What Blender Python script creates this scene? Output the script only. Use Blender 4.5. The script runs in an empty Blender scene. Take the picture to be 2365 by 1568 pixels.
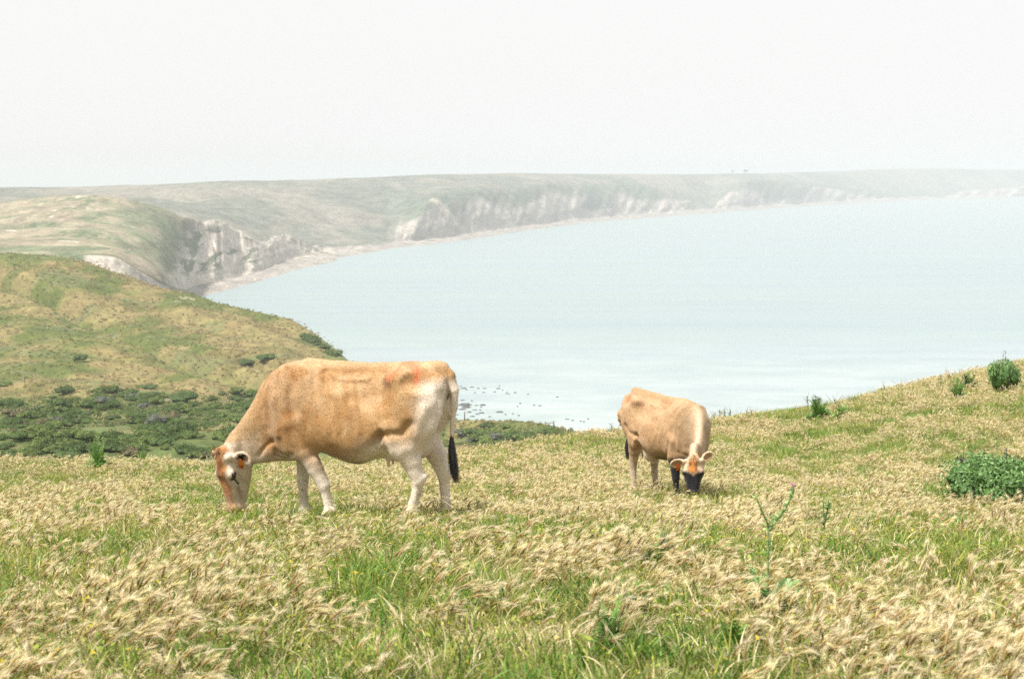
import bpy, math, random
import numpy as np
from mathutils import Vector, Matrix
from mathutils.bvhtree import BVHTree

random.seed(7)
RNG = np.random.default_rng(7)
SC = bpy.context.scene
COL = SC.collection
R = math.radians

# ------------------------------------------------------------------ camera, world, sun, exposure
F = 3285.0                       # focal length in photo pixels (photo taken as 2365 x 1568)
CX, CY, HOR = 1182.5, 784.0, 410.0
CAMZ = 80.0
TH = math.atan((CY - HOR) / F)
CT, ST = math.cos(TH), math.sin(TH)
cam_d = bpy.data.cameras.new('camera')
cam = bpy.data.objects.new('camera', cam_d)
COL.objects.link(cam)
cam.location = (0, 0, CAMZ)
cam.rotation_euler = (math.pi / 2 - TH, 0, 0)
cam_d.sensor_width = 36.0
cam_d.lens = F / 2365.0 * 36.0
cam_d.clip_start = 0.05
cam_d.clip_end = 60000
cam_d.dof.use_dof = True
cam_d.dof.focus_distance = 12.2
cam_d.dof.aperture_fstop = 6.3
SC.camera = cam

SUN_EL, SUN_AZ = 60.0, 232.0     # elevation, compass direction the light comes from (0 = +y, clockwise)
w = bpy.data.worlds.new('World')
SC.world = w
w.use_nodes = True
nt = w.node_tree
nt.nodes.clear()
sky = nt.nodes.new('ShaderNodeTexSky')
sky.sky_type = 'NISHITA'
sky.sun_disc = False
sky.sun_elevation = R(SUN_EL)
sky.sun_rotation = R(SUN_AZ)
sky.dust_density = 6.0
sky.air_density = 1.0
b1 = nt.nodes.new('ShaderNodeBackground')
b1.inputs['Strength'].default_value = 0.10
nt.links.new(sky.outputs['Color'], b1.inputs['Color'])
b2 = nt.nodes.new('ShaderNodeBackground')       # even high fog layer
b2.inputs['Color'].default_value = (0.995, 0.99, 0.985, 1)
b2.inputs['Strength'].default_value = 0.552
mx = nt.nodes.new('ShaderNodeMixShader')
mx.inputs[0].default_value = 0.95
nt.links.new(b1.outputs[0], mx.inputs[1])
nt.links.new(b2.outputs[0], mx.inputs[2])
wo = nt.nodes.new('ShaderNodeOutputWorld')
nt.links.new(mx.outputs[0], wo.inputs['Surface'])

sun_d = bpy.data.lights.new('sun', 'SUN')
sun_d.energy = 4.8
sun_d.angle = R(7)
sun_d.color = (1.0, 0.955, 0.88)
sun = bpy.data.objects.new('sun', sun_d)
COL.objects.link(sun)
_sd = Vector((math.sin(R(SUN_AZ)) * math.cos(R(SUN_EL)), math.cos(R(SUN_AZ)) * math.cos(R(SUN_EL)), math.sin(R(SUN_EL))))
sun.rotation_euler = (-_sd).to_track_quat('-Z', 'Y').to_euler()
sun.location = _sd * 60 + Vector((0, 0, 80))

SC.view_settings.view_transform = 'Standard'
SC.view_settings.look = 'None'
SC.view_settings.exposure = 0.85
SC.view_settings.gamma = 1.0
SC.view_settings.use_curve_mapping = False
SC.render.engine = 'CYCLES'
SC.cycles.use_denoising = False      # the photograph is grainy film
SC.cycles.use_adaptive_sampling = False
SC.cycles.max_bounces = 6
SC.cycles.diffuse_bounces = 3
SC.cycles.glossy_bounces = 2
SC.cycles.transmission_bounces = 4
SC.cycles.transparent_max_bounces = 8
SC.cycles.volume_bounces = 2
SC.cycles.caustics_reflective = False
SC.cycles.caustics_refractive = False
SC.cycles.sample_clamp_indirect = 6

# ------------------------------------------------------------------ helpers
def ray(px, py):
    X = (px - CX) / F
    Y = -(py - CY) / F
    return Vector((X, CT + Y * ST, -ST + Y * CT))

def U(px, py=600):
    r = ray(px, py)
    return r.x / r.y

def S(py):
    Y = -(py - CY) / F
    return (-ST + Y * CT) / (CT + Y * ST)

def zz(d, py):
    return CAMZ + S(py) * d

def at(px, py, d):
    r = ray(px, py)
    return cam.location + r * (d / r.y)

def hsh(ix, iy, iz, seed):
    n = (ix.astype(np.int64) * 374761393 + iy.astype(np.int64) * 668265263 + iz.astype(np.int64) * 2147483647 + seed * 974634777) & 0xFFFFFFFF
    n = ((n ^ (n >> 13)) * 1274126177) & 0xFFFFFFFF
    n = ((n ^ (n >> 16)) * 2246822519) & 0xFFFFFFFF
    return ((n ^ (n >> 15)) & 0xFFFFFF) / float(0xFFFFFF)

def vn(x, y, seed=0):
    x = np.asarray(x, float); y = np.asarray(y, float)
    ix = np.floor(x); iy = np.floor(y)
    fx = x - ix; fy = y - iy
    fx = fx * fx * (3 - 2 * fx); fy = fy * fy * (3 - 2 * fy)
    z = np.zeros_like(ix)
    a = hsh(ix, iy, z, seed); b = hsh(ix + 1, iy, z, seed)
    c = hsh(ix, iy + 1, z, seed); d = hsh(ix + 1, iy + 1, z, seed)
    return (a * (1 - fx) + b * fx) * (1 - fy) + (c * (1 - fx) + d * fx) * fy

def fbm(x, y, o=4, seed=0, g=0.5):
    s = 0; a = 1; t = 0
    for i in range(o):
        s = s + a * vn(x * 2 ** i + 17.3 * i, y * 2 ** i - 9.1 * i, seed + i); t += a; a *= g
    return s / t

def vn3(x, y, z, seed=0):
    ix = np.floor(x); iy = np.floor(y); iz = np.floor(z)
    fx = x - ix; fy = y - iy; fz = z - iz
    fx = fx * fx * (3 - 2 * fx); fy = fy * fy * (3 - 2 * fy); fz = fz * fz * (3 - 2 * fz)
    r = 0
    for dx in (0, 1):
        for dy in (0, 1):
            for dz in (0, 1):
                wgt = (fx if dx else 1 - fx) * (fy if dy else 1 - fy) * (fz if dz else 1 - fz)
                r = r + wgt * hsh(ix + dx, iy + dy, iz + dz, seed)
    return r

def fbm3(x, y, z, o=3, seed=0):
    s = 0; a = 1; t = 0
    for i in range(o):
        s = s + a * vn3(x * 2 ** i + 5.2 * i, y * 2 ** i, z * 2 ** i, seed + i); t += a; a *= 0.5
    return s / t

def sst(a, b, x):
    t = np.clip((x - a) / (b - a), 0, 1)
    return t * t * (3 - 2 * t)

def lerp3(a, b, m):
    return a * (1 - m[..., None]) + b * m[..., None]

C3 = lambda *c: np.array(c, float)

def pchip(xk, yk, x):
    xk = np.asarray(xk, float); yk = np.asarray(yk, float)
    sh = (-1,) + (1,) * (yk.ndim - 1)
    h = np.diff(xk); dl = np.diff(yk, axis=0) / h.reshape(sh)
    m = np.zeros_like(yk)
    a, b = dl[:-1], dl[1:]
    prod = a * b
    den = np.where(np.abs(a + b) < 1e-12, 1, a + b)
    m[1:-1] = np.where(prod > 0, 2 * prod / den, 0)
    m[0] = dl[0]; m[-1] = dl[-1]
    i = np.clip(np.searchsorted(xk, x, side='right') - 1, 0, len(h) - 1)
    hh = h[i]; t = (x - xk[i]) / hh
    t = t.reshape(sh); hh = hh.reshape(sh)
    return (yk[i] * (2 * t ** 3 - 3 * t ** 2 + 1) + hh * m[i] * (t ** 3 - 2 * t ** 2 + t)
            + yk[i + 1] * (-2 * t ** 3 + 3 * t ** 2) + hh * m[i + 1] * (t ** 3 - t ** 2))

def mesh_np(name, V, faces, col=None, smooth=True):
    """V (n,3); faces: (m,3) or (m,4) array or list of such arrays"""
    if not isinstance(faces, list):
        faces = [faces]
    me = bpy.data.meshes.new(name)
    V = np.asarray(V, np.float32)
    me.vertices.add(len(V))
    me.vertices.foreach_set('co', V.ravel())
    loops = np.concatenate([np.asarray(f).ravel() for f in faces if len(f)]).astype(np.int32)
    sizes = np.concatenate([np.full(len(f), np.asarray(f).shape[1]) for f in faces if len(f)])
    me.loops.add(len(loops))
    me.loops.foreach_set('vertex_index', loops)
    me.polygons.add(len(sizes))
    st = np.concatenate([[0], np.cumsum(sizes)[:-1]]).astype(np.int32)
    me.polygons.foreach_set('loop_start', st)
    me.polygons.foreach_set('use_smooth', np.full(len(sizes), smooth))
    me.update(calc_edges=True)
    if col is not None:
        set_col(me, col)
    return me

def set_col(me, col):
    ca = me.color_attributes.new('Col', 'FLOAT_COLOR', 'POINT')
    c = np.ones((len(me.vertices), 4), np.float32)
    c[:, :3] = np.clip(col, 0, 1)
    ca.data.foreach_set('color', c.ravel())

def obj(name, me, mat=None, parent=None, loc=None):
    o = bpy.data.objects.new(name, me)
    COL.objects.link(o)
    if mat is not None and me is not None:
        if not me.materials:
            me.materials.append(mat)
    if parent is not None:
        o.parent = parent
    if loc is not None:
        o.location = loc
    return o

def tag(o, label=None, cat=None, group=None, kind=None):
    if label: o['label'] = label
    if cat: o['category'] = cat
    if group: o['group'] = group
    if kind: o['kind'] = kind
    return o

class MB:
    """collects small pieces of mesh with vertex colours"""
    def __init__(s):
        s.v = []; s.t = []; s.q = []; s.c = []; s.n = 0
    def add(s, V, T=None, Q=None, c=(1, 1, 1)):
        V = np.asarray(V, float).reshape(-1, 3)
        s.v.append(V)
        c = np.asarray(c, float)
        s.c.append(np.broadcast_to(c, V.shape).copy() if c.ndim == 1 else c)
        if T is not None and len(T): s.t.append(np.asarray(T, int).reshape(-1, 3) + s.n)
        if Q is not None and len(Q): s.q.append(np.asarray(Q, int).reshape(-1, 4) + s.n)
        s.n += len(V)
    def tube(s, P, rad, sides=6, c=(1, 1, 1), cap=True):
        P = np.asarray(P, float); n = len(P)
        rad = np.broadcast_to(np.asarray(rad, float), (n,))
        T = np.gradient(P, axis=0); T /= np.linalg.norm(T, axis=1)[:, None] + 1e-12
        ref = np.array([0.13, 0.97, 0.2]); 
        A = np.cross(T, ref); A /= np.linalg.norm(A, axis=1)[:, None] + 1e-12
        B = np.cross(T, A)
        an = np.arange(sides) / sides * 2 * math.pi
        V = P[:, None, :] + rad[:, None, None] * (np.cos(an)[None, :, None] * A[:, None, :] + np.sin(an)[None, :, None] * B[:, None, :])
        Q = []
        for i in range(n - 1):
            for j in range(sides):
                k = (j + 1) % sides
                Q.append((i * sides + j, i * sides + k, (i + 1) * sides + k, (i + 1) * sides + j))
        Tt = []
        V = V.reshape(-1, 3)
        if cap:
            V = np.vstack([V, P[0], P[-1]])
            for j in range(sides):
                k = (j + 1) % sides
                Tt.append((n * sides, k, j)); Tt.append((n * sides + 1, (n - 1) * sides + j, (n - 1) * sides + k))
        c = np.asarray(c, float)
        if c.ndim == 2:
            c = np.repeat(c, sides, axis=0)
            if cap: c = np.vstack([c, c[0], c[-1]])
        s.add(V, Tt, Q, c)
    def mesh(s, name, smooth=True):
        V = np.vstack(s.v); f = []
        if s.t: f.append(np.vstack(s.t))
        if s.q: f.append(np.vstack(s.q))
        return mesh_np(name, V, f, np.vstack(s.c), smooth)

# ------------------------------------------------------------------ materials
def new_mat(name):
    m = bpy.data.materials.new(name); m.use_nodes = True
    m.node_tree.nodes.clear()
    return m, m.node_tree

def N(t, typ, **kw):
    n = t.nodes.new(typ)
    for k, v in kw.items():
        setattr(n, k, v)
    return n

def mixrgb(t, fac, a, b, mode='MIX'):
    n = N(t, 'ShaderNodeMix', data_type='RGBA', blend_type=mode)
    if isinstance(fac, (int, float)): n.inputs[0].default_value = fac
    else: t.links.new(fac, n.inputs[0])
    for i, v in ((6, a), (7, b)):
        if isinstance(v, tuple): n.inputs[i].default_value = v + ((1,) if len(v) == 3 else ())
        else: t.links.new(v, n.inputs[i])
    return n.outputs[2]

def noise(t, scale, detail=4, rough=0.55, vec=None, sc3=None, gen=False):
    if vec is None:
        g = N(t, 'ShaderNodeNewGeometry'); vec = g.outputs['Position']
    if sc3:
        mp = N(t, 'ShaderNodeVectorMath', operation='MULTIPLY')
        t.links.new(vec, mp.inputs[0]); mp.inputs[1].default_value = sc3; vec = mp.outputs[0]
    n = N(t, 'ShaderNodeTexNoise')
    n.inputs['Scale'].default_value = scale; n.inputs['Detail'].default_value = detail
    n.inputs['Roughness'].default_value = rough
    t.links.new(vec, n.inputs['Vector'])
    return n.outputs['Fac']

def ramp(t, fac, stops):
    r = N(t, 'ShaderNodeValToRGB')
    e = r.color_ramp.elements
    while len(e) < len(stops): e.new(0.5)
    for i, (p, c) in enumerate(stops):
        e[i].position = p
        e[i].color = (c, c, c, 1) if isinstance(c, (int, float)) else tuple(c) + (1,)
    t.links.new(fac, r.inputs[0])
    return r.outputs[0]

def bump(t, h, strength, dist):
    b = N(t, 'ShaderNodeBump')
    b.inputs['Strength'].default_value = strength; b.inputs['Distance'].default_value = dist
    t.links.new(h, b.inputs['Height'])
    return b.outputs[0]

def finish(t, col, rough=0.85, normal=None, spec=0.2, sheen=0.0):
    p = N(t, 'ShaderNodeBsdfPrincipled')
    if isinstance(col, tuple): p.inputs['Base Color'].default_value = col + (1,)
    else: t.links.new(col, p.inputs['Base Color'])
    if isinstance(rough, (int, float)): p.inputs['Roughness'].default_value = rough
    else: t.links.new(rough, p.inputs['Roughness'])
    p.inputs['Specular IOR Level'].default_value = spec
    if sheen: p.inputs['Sheen Weight'].default_value = sheen; p.inputs['Sheen Roughness'].default_value = 0.5
    if normal is not None: t.links.new(normal, p.inputs['Normal'])
    o = N(t, 'ShaderNodeOutputMaterial')
    t.links.new(p.outputs[0], o.inputs['Surface'])
    return p

def vcol(t):
    a = N(t, 'ShaderNodeVertexColor'); a.layer_name = 'Col'
    return a.outputs['Color']

def maprange(t, fac, f0, f1, t0, t1):
    r = N(t, 'ShaderNodeMapRange'); r.inputs['From Min'].default_value = f0; r.inputs['From Max'].default_value = f1
    r.inputs['To Min'].default_value = t0; r.inputs['To Max'].default_value = t1
    t.links.new(fac, r.inputs['Value']); return r.outputs[0]

def mat_terrain(name, s1, s2, amt, bd, sc3=None):
    """vertex colour broken up by two scales of noise, with relief"""
    m, t = new_mat(name)
    c = vcol(t)
    n1 = noise(t, s1, 7, 0.7, sc3=sc3); n2 = noise(t, s2, 5, 0.75)
    c = mixrgb(t, 1.0, c, maprange(t, n1, .3, .7, 1 - amt, 1 + amt), 'MULTIPLY')
    c = mixrgb(t, 1.0, c, maprange(t, n2, .3, .7, 1 - amt, 1 + amt), 'MULTIPLY')
    hs = N(t, 'ShaderNodeHueSaturation'); t.links.new(c, hs.inputs['Color'])
    t.links.new(maprange(t, noise(t, s1 * .37, 4, .6), .3, .7, .485, .512), hs.inputs['Hue'])
    finish(t, hs.outputs[0], 0.95, bump(t, n1, 0.7, bd), 0.1)
    return m

def mat_leafy(name, trans=0.35, var=0.25, rough=0.6):
    """vertex colour, varied per instance, thin and slightly translucent"""
    m, t = new_mat(name)
    c = vcol(t)
    oi = N(t, 'ShaderNodeObjectInfo')
    v = ramp(t, oi.outputs['Random'], [(0.0, 1 - var), (1.0, 1.0)])
    c = mixrgb(t, 1.0, c, v, 'MULTIPLY')
    d = N(t, 'ShaderNodeBsdfPrincipled'); d.inputs['Roughness'].default_value = rough
    d.inputs['Specular IOR Level'].default_value = 0.25
    t.links.new(c, d.inputs['Base Color'])
    tr = N(t, 'ShaderNodeBsdfTranslucent'); t.links.new(c, tr.inputs['Color'])
    mxs = N(t, 'ShaderNodeMixShader'); mxs.inputs[0].default_value = trans
    t.links.new(d.outputs[0], mxs.inputs[1]); t.links.new(tr.outputs[0], mxs.inputs[2])
    o = N(t, 'ShaderNodeOutputMaterial'); t.links.new(mxs.outputs[0], o.inputs['Surface'])
    return m

def mat_plain(name, col, rough=0.8, var=0.15, scale=30.0, bd=0.004, spec=0.2):
    m, t = new_mat(name)
    n = noise(t, scale, 5, 0.6)
    v = ramp(t, n, [(0.3, 1 - 2 * var), (0.7, 1.0)])
    c = mixrgb(t, 1.0, tuple(col), v, 'MULTIPLY')
    finish(t, c, rough, bump(t, n, 0.5, bd), spec)
    return m

M_LEAF = mat_leafy('leaf_material', 0.3, 0.25)
M_BARLEY = mat_leafy('dry_barley_material', 0.48, 0.15, 0.5)
M_BLADE = mat_leafy('grass_blade_material', 0.35, 0.3, 0.5)

# ------------------------------------------------------------------ terrain patches
BVHS = []
def grid_faces(nu, nv):
    i = np.arange(nu - 1)[:, None]; j = np.arange(nv - 1)[None, :]
    a = i * nv + j
    return np.stack([a, a + nv, a + nv + 1, a + 1], -1).reshape(-1, 4)

def patch(cols, nu, seg):
    """cols: [(u, [(d, z), ...])] -> d, z, t on a grid (nu, nt)"""
    uk = np.array([c[0] for c in cols]); K = np.array([c[1] for c in cols], float)
    u = np.linspace(uk[0], uk[-1], nu)
    Ku = pchip(uk, K, u)                       # nu, M, 2
    t = np.concatenate([np.linspace(i, i + 1, s, endpoint=False) for i, s in enumerate(seg)] + [[len(seg)]])
    g = pchip(np.arange(K.shape[1]), np.swapaxes(Ku, 0, 1), t)    # nt, nu, 2
    g = np.swapaxes(g, 0, 1)
    return u[:, None] + 0 * t[None, :], g[..., 0], g[..., 1], t[None, :] + 0 * u[:, None]

def add_patch(name, X, Y, Z, col, mat, **kw):
    V = np.stack([X, Y, Z], -1).reshape(-1, 3)
    fc = grid_faces(*X.shape)
    me = mesh_np(name, V, fc, col.reshape(-1, 3))
    o = obj(name, me, mat)
    tag(o, kind='structure')
    b = BVHTree.FromPolygons([tuple(v) for v in V], [tuple(f) for f in fc.tolist()])
    BVHS.append(b)
    return o, b

def hit(px, py, bvhs=None):
    r = ray(px, py).normalized(); best = None
    for b in (bvhs or BVHS):
        p, n, i, d = b.ray_cast(cam.location, r, 20000)
        if p is not None and (best is None or d < best[1]):
            best = (p, d, n)
    return best

def ground(b, x, y):
    p, n, i, d = b.ray_cast(Vector((x, y, 300)), Vector((0, 0, -1)))
    return p, n

# --- near pasture
zc = [0.4, 2, 4, 7, 11.6, 15, 18.3]
zb = [78.62, 78.56, 78.42, 78.00, 77.20, 76.60, 76.00]
def pcol(px, dc, pyc, zr=None, gh=0.10):
    c = list(zip(zc, zr or zb))
    zcr = zz(dc, pyc) - gh
    dm = (18.3 + dc) / 2
    s_end = 0.12
    zm = zcr + (c[-1][1] - zcr) * 0.47 + 0.10
    c += [(dm, zm), (dc, zcr), (dc + 5, zcr - 1.6), (dc + 16, zcr - 7.5), (dc + 46, zcr - 27)]
    return (U(px, pyc), c)
zr2 = [78.62, 78.56, 78.42, 78.02, 77.30, 76.68, 76.20]
pasture_cols = [pcol(-1600, 26, 1060), pcol(-500, 25, 1058), pcol(0, 24, 1058), pcol(300, 24, 1062), pcol(600, 24.5, 1062), pcol(900, 26, 1052),
                pcol(1060, 26.5, 1036), pcol(1330, 29, 1003), pcol(1450, 30, 995), pcol(1640, 31, 972), pcol(1850, 32.5, 946),
                pcol(2080, 35, 893, zr2), pcol(2365, 38, 832, zr2), pcol(2700, 41, 760, zr2), pcol(3900, 46, 640, zr2)]
u, d, z, t = patch(pasture_cols, 420, [4, 8, 20, 34, 24, 22, 22, 22, 14, 14, 10])
X = u * d; Y = d
bumpy = (fbm(X / 1.7, Y / 1.7, 3, 3) - 0.5) * 0.10 + (fbm(X / 6, Y / 6, 2, 5) - 0.5) * 0.22
Z = z + bumpy * sst(1, 5, d)
PAST = (u, d, Z)
n1 = fbm(X / 0.5, Y / 0.5, 4, 11)
n2 = fbm(X / 3.0, Y / 2.0, 3, 12)
col = lerp3(C3(.16, .15, .055), C3(.34, .28, .16), sst(.4, .68, n1))
col = lerp3(col, C3(.13, .17, .045), sst(.5, .7, n2))
M_SOIL = mat_terrain('pasture_ground_material', 6.0, 40.0, 0.35, 0.02)
past_o, B_PAST = add_patch('pasture_ground', X, Y, Z, col, M_SOIL)

# --- valley and golden hills of the middle distance
def mcol(px, ks, land=False, spur=False):
    c = [(75.0, 44.0)] + [(dd, zz(dd, py)) for dd, py in ks]
    dc, zcr = c[-1]
    if land: c += [(dc + 30, zcr - 4), (dc + 130, zcr - 14)]
    else: c += [(dc + 18, zcr - 11), (dc + 75, -3.0)]
    return (U(px, 800), c)
mid_cols = [
 mcol(-900, [(115, 1062), (180, 955), (240, 880), (320, 720), (390, 620), (450, 560)], True),
 mcol(-200, [(115, 1062), (180, 955), (240, 890), (320, 745), (400, 635), (455, 578)], True),
 mcol(0, [(115, 1062), (180, 955), (240, 895), (320, 765), (400, 655), (450, 585)], True),
 mcol(110, [(115, 1062), (180, 955), (240, 898), (316, 775), (392, 668), (445, 592)], True),
 mcol(200, [(115, 1062), (180, 958), (240, 900), (312, 795), (385, 690), (440, 606)], True),
 mcol(281, [(115, 1062), (180, 958), (240, 902), (310, 805), (380, 712), (436, 635)], True),
 mcol(366, [(115, 1062), (180, 958), (240, 905), (308, 815), (372, 735), (432, 665)], True),
 mcol(440, [(115, 1062), (180, 960), (238, 910), (305, 825), (368, 750), (428, 679)]),
 mcol(500, [(115, 1062), (180, 962), (235, 915), (300, 835), (360, 765), (422, 697)]),
 mcol(600, [(115, 1062), (178, 965), (230, 920), (290, 850), (345, 790), (412, 722)]),
 mcol(680, [(115, 1062), (175, 970), (225, 925), (280, 868), (330, 812), (400, 742)]),
 mcol(720, [(115, 1062), (174, 973), (222, 930), (275, 876), (322, 828), (385, 766)]),
 mcol(765, [(115, 1062), (172, 976), (220, 935), (270, 888), (315, 846), (370, 797)]),
 mcol(802, [(115, 1062), (170, 980), (216, 941), (262, 900), (305, 866), (354, 830)]),
 mcol(860, [(115, 1065), (165, 995), (205, 962), (240, 938), (275, 912), (315, 886)]),
 mcol(950, [(112, 1068), (155, 1018), (185, 992), (210, 972), (240, 950), (268, 934)]),
 mcol(1060, [(112, 1075), (145, 1040), (170, 1018), (195, 998), (218, 982), (238, 969)]),
 mcol(1160, [(110, 1080), (140, 1045), (165, 1022), (190, 1002), (212, 986), (230, 974)]),
 mcol(1260, [(110, 1080), (140, 1048), (163, 1030), (185, 1012), (205, 998), (222, 984)]),
 mcol(1330, [(110, 1082), (138, 1055), (158, 1040), (178, 1026), (196, 1014), (212, 1003)]),
 mcol(1460, [(108, 1090), (132, 1075), (150, 1062), (165, 1052), (180, 1044), (195, 1036)]),
 mcol(1900, [(105, 1130), (125, 1120), (140, 1112), (155, 1106), (168, 1100), (180, 1096)]),
]
u, d, z, t = patch(mid_cols, 760, [14, 60, 60, 60, 70, 60, 36, 40])
X = u * d; Y = d
vis = sst(1.0, 1.6, t) * (1 - sst(6.5, 7.2, t))
q = d + 700 * u + 38 * (fbm(X / 60, Y / 60, 2, 21) - .5)
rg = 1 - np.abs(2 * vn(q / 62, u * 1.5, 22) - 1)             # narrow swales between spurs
rg2 = 1 - np.abs(2 * vn((d + 300 * u) / 27 + 0.8 * fbm(X / 25, Y / 25, 2, 4), u * 6, 29) - 1)
up = sst(2.6, 3.6, t) * (1 - sst(5.2, 6.0, t))
Z = z - up * (8.0 * sst(.40, 1, rg) + 2.4 * sst(.5, 1, rg2)) + vis * (fbm(X / 22, Y / 22, 4, 23) - .5) * 2.6 * (1 - .6 * sst(5.2, 6, t)) + vis * (fbm(X / 3.5, Y / 3.5, 3, 25) - .5) * 0.5
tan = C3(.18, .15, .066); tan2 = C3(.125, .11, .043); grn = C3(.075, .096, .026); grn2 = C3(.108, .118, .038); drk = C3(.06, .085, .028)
n1 = fbm(X / 30, Y / 30, 5, 31); n2 = fbm(X / 7 , Y / 12, 4, 32); n3 = fbm(X / 1.6, Y / 2.6, 3, 33)
col = lerp3(np.broadcast_to(tan, X.shape + (3,)), tan2, sst(.4, .65, n2))
gm = np.clip(sst(.45, .60, n1 * .55 + n2 * .45 + .10 * sst(.6, 1, rg) * up) + .95 * sst(.62, .95, rg) * up, 0, 1)  # swales greener: hollow growth, strengthened to stand in for fold shade
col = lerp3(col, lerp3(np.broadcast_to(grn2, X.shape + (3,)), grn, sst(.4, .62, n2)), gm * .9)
scr = (1 - sst(2.35, 2.95, t + .45 * (n1 - .5) + .6 * (n2 - .5))) * (1 - sst(U(820), U(900), u)) + 0
scr2 = sst(.45, .6, n2) * sst(U(880), U(960), u) * (1 - sst(4.8, 5.6, t))
scm = np.clip(scr + .8 * scr2, 0, 1)
brn = C3(.19, .165, .08)
sc_c = lerp3(lerp3(np.broadcast_to(drk, X.shape + (3,)), C3(.075, .105, .033), sst(.45, .6, n3)), brn, sst(.56, .7, n2) * .8)
col = lerp3(col, sc_c, scm * .85)
col = lerp3(col, C3(.07, .095, .03), up * sst(.78, .97, rg) * sst(.35, .55, n2) * .7)  # swale growth, its green darkened further to paint in the shade of folds
edge = sst(5.6, 6.05, t + .7 * (n2 - .5)) * sst(U(640), U(720), u)
col = lerp3(col, C3(.09, .105, .05), edge * .85)
col = lerp3(col, C3(.10, .115, .05), sst(.58, .68, fbm(X / 9, Y / 9, 3, 37)) * .7 * vis)
col = col * (0.85 + .30 * n3)[..., None]
bare = sst(.77, .85, fbm(X / 8 + 7, Y / 8, 3, 41)) * sst(4, 5, t) * .4
col = lerp3(col, C3(.48, .42, .33), bare * .8)
cl = sst(6.4, 6.9, t)
col = lerp3(col, C3(.42, .38, .31), cl * .8)
M_MID = mat_terrain('golden_hill_material', 0.35, 1.6, 0.30, 0.5, (1, .5, 2.2))
MID = (u, X, Y, Z, t, np.clip(gm, 0, 1), np.clip(scm, 0, 1))
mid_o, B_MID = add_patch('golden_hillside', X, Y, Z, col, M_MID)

# --- next hill with the white cliff
def ccol(px, ks):
    return (U(px, 600), [(a, zz(a, b) if b > 100 else b) for a, b in ks])
hill_cols = [
 ccol(-900, [(560, 700), (640, 600), (652, 575), (740, 545), (830, 515), (920, 490), (1000, 470), (1060, 480), (1250, 620)]),
 ccol(-200, [(560, 700), (640, 610), (652, 585), (740, 560), (830, 530), (920, 500), (1000, 478), (1060, 490), (1250, 620)]),
 ccol(0, [(560, 700), (640, 610), (652, 588), (740, 562), (830, 530), (920, 498), (1000, 470), (1060, 480), (1250, 620)]),
 ccol(60, [(560, 700), (640, 612), (652, 590), (740, 562), (830, 528), (920, 492), (1000, 461), (1060, 470), (1250, 620)]),
 ccol(160, [(560, 700), (640, 615), (652, 592), (740, 563), (830, 526), (920, 488), (1000, 453), (1060, 462), (1250, 620)]),
 ccol(205, [(560, 700), (640, 618), (650, 588), (740, 566), (830, 528), (920, 489), (1000, 453), (1060, 462), (1250, 620)]),
 ccol(255, [(560, 700), (640, 640), (652, 590), (745, 574), (835, 532), (925, 492), (1005, 455), (1060, 466), (1250, 620)]),
 ccol(310, [(570, 720), (650, 655), (664, 618), (760, 590), (850, 542), (935, 498), (1015, 461), (1070, 475), (1250, 640)]),
 ccol(366, [(590, 720), (680, 685), (700, 650), (790, 612), (875, 562), (955, 510), (1035, 476), (1080, 495), (1250, 650)]),
 ccol(396, [(640, 720), (760, 700), (785, 664), (850, 625), (915, 575), (980, 525), (1050, 484), (1090, 505), (1250, 650)]),
 ccol(420, [(700, 2), (850, 690), (870, 672), (920, 636), (965, 590), (1015, 540), (1065, 499), (1100, 520), (1250, 650)]),
 ccol(445, [(900, -2), (985, 671), (1003, 664), (1020, 640), (1040, 600), (1065, 548), (1092, 505), (1125, 530), (1250, 640)]),
 ccol(508, [(950, -2), (1050, 655), (1072, 649), (1085, 625), (1105, 590), (1130, 548), (1155, 515), (1185, 540), (1290, 630)]),
 ccol(555, [(1000, -2), (1110, 642), (1135, 638), (1148, 618), (1165, 590), (1188, 556), (1208, 532), (1235, 550), (1330, 620)]),
 ccol(592, [(1040, -2), (1150, 634), (1175, 628), (1185, 612), (1200, 592), (1220, 568), (1238, 552), (1262, 565), (1360, 615)]),
 ccol(614, [(1060, -2), (1190, 627), (1215, 620), (1225, 606), (1240, 590), (1258, 572), (1276, 560), (1300, 572), (1390, 610)]),
 ccol(636, [(1090, -2), (1235, 618), (1262, 612), (1272, 598), (1286, 580), (1304, 558), (1322, 545), (1345, 560), (1430, 605)]),
 ccol(664, [(1120, -2), (1290, 610), (1318, 604), (1328, 592), (1340, 576), (1356, 556), (1372, 544), (1395, 558), (1470, 600)]),
 ccol(711, [(1180, -2), (1365, 599), (1392, 594), (1400, 588), (1408, 581), (1416, 573), (1424, 566), (1440, 572), (1500, 592)]),
 ccol(760, [(1260, -2), (1430, 590), (1462, 586), (1468, 583), (1474, 580), (1480, 576), (1487, 573), (1500, 576), (1540, 586)]),
 ccol(810, [(1330, -3), (1500, -3), (1510, -3), (1515, -3), (1520, -3), (1525, -3), (1530, -3), (1540, -3), (1560, -3)]),
]
u, d, z, t = patch(hill_cols, 640, [10, 24, 60, 70, 70, 70, 70, 24, 10])
cf = sst(U(400), U(436), u + .012 * (fbm(t * 3, u * 40, 3, 51) - .5) - .006 * (t - 4)) * sst(1.8, 2.2, t)
X = u * d; Y = d
gul = 1 - np.abs(2 * fbm(u * 150 + .22 * t, t * .35, 3, 52) - 1)
gul2 = 1 - np.abs(2 * fbm(u * 420 + .5 * t, t * .8, 2, 53) - 1)
face = cf * sst(2.1, 2.8, t) * (1 - sst(5.8, 6.3, t))
d2 = d + face * (9 * (gul - .6) + 5 * (gul2 - .6))
X = u * d2; Y = d2
land = 1 - sst(U(400), U(436), u)
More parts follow.
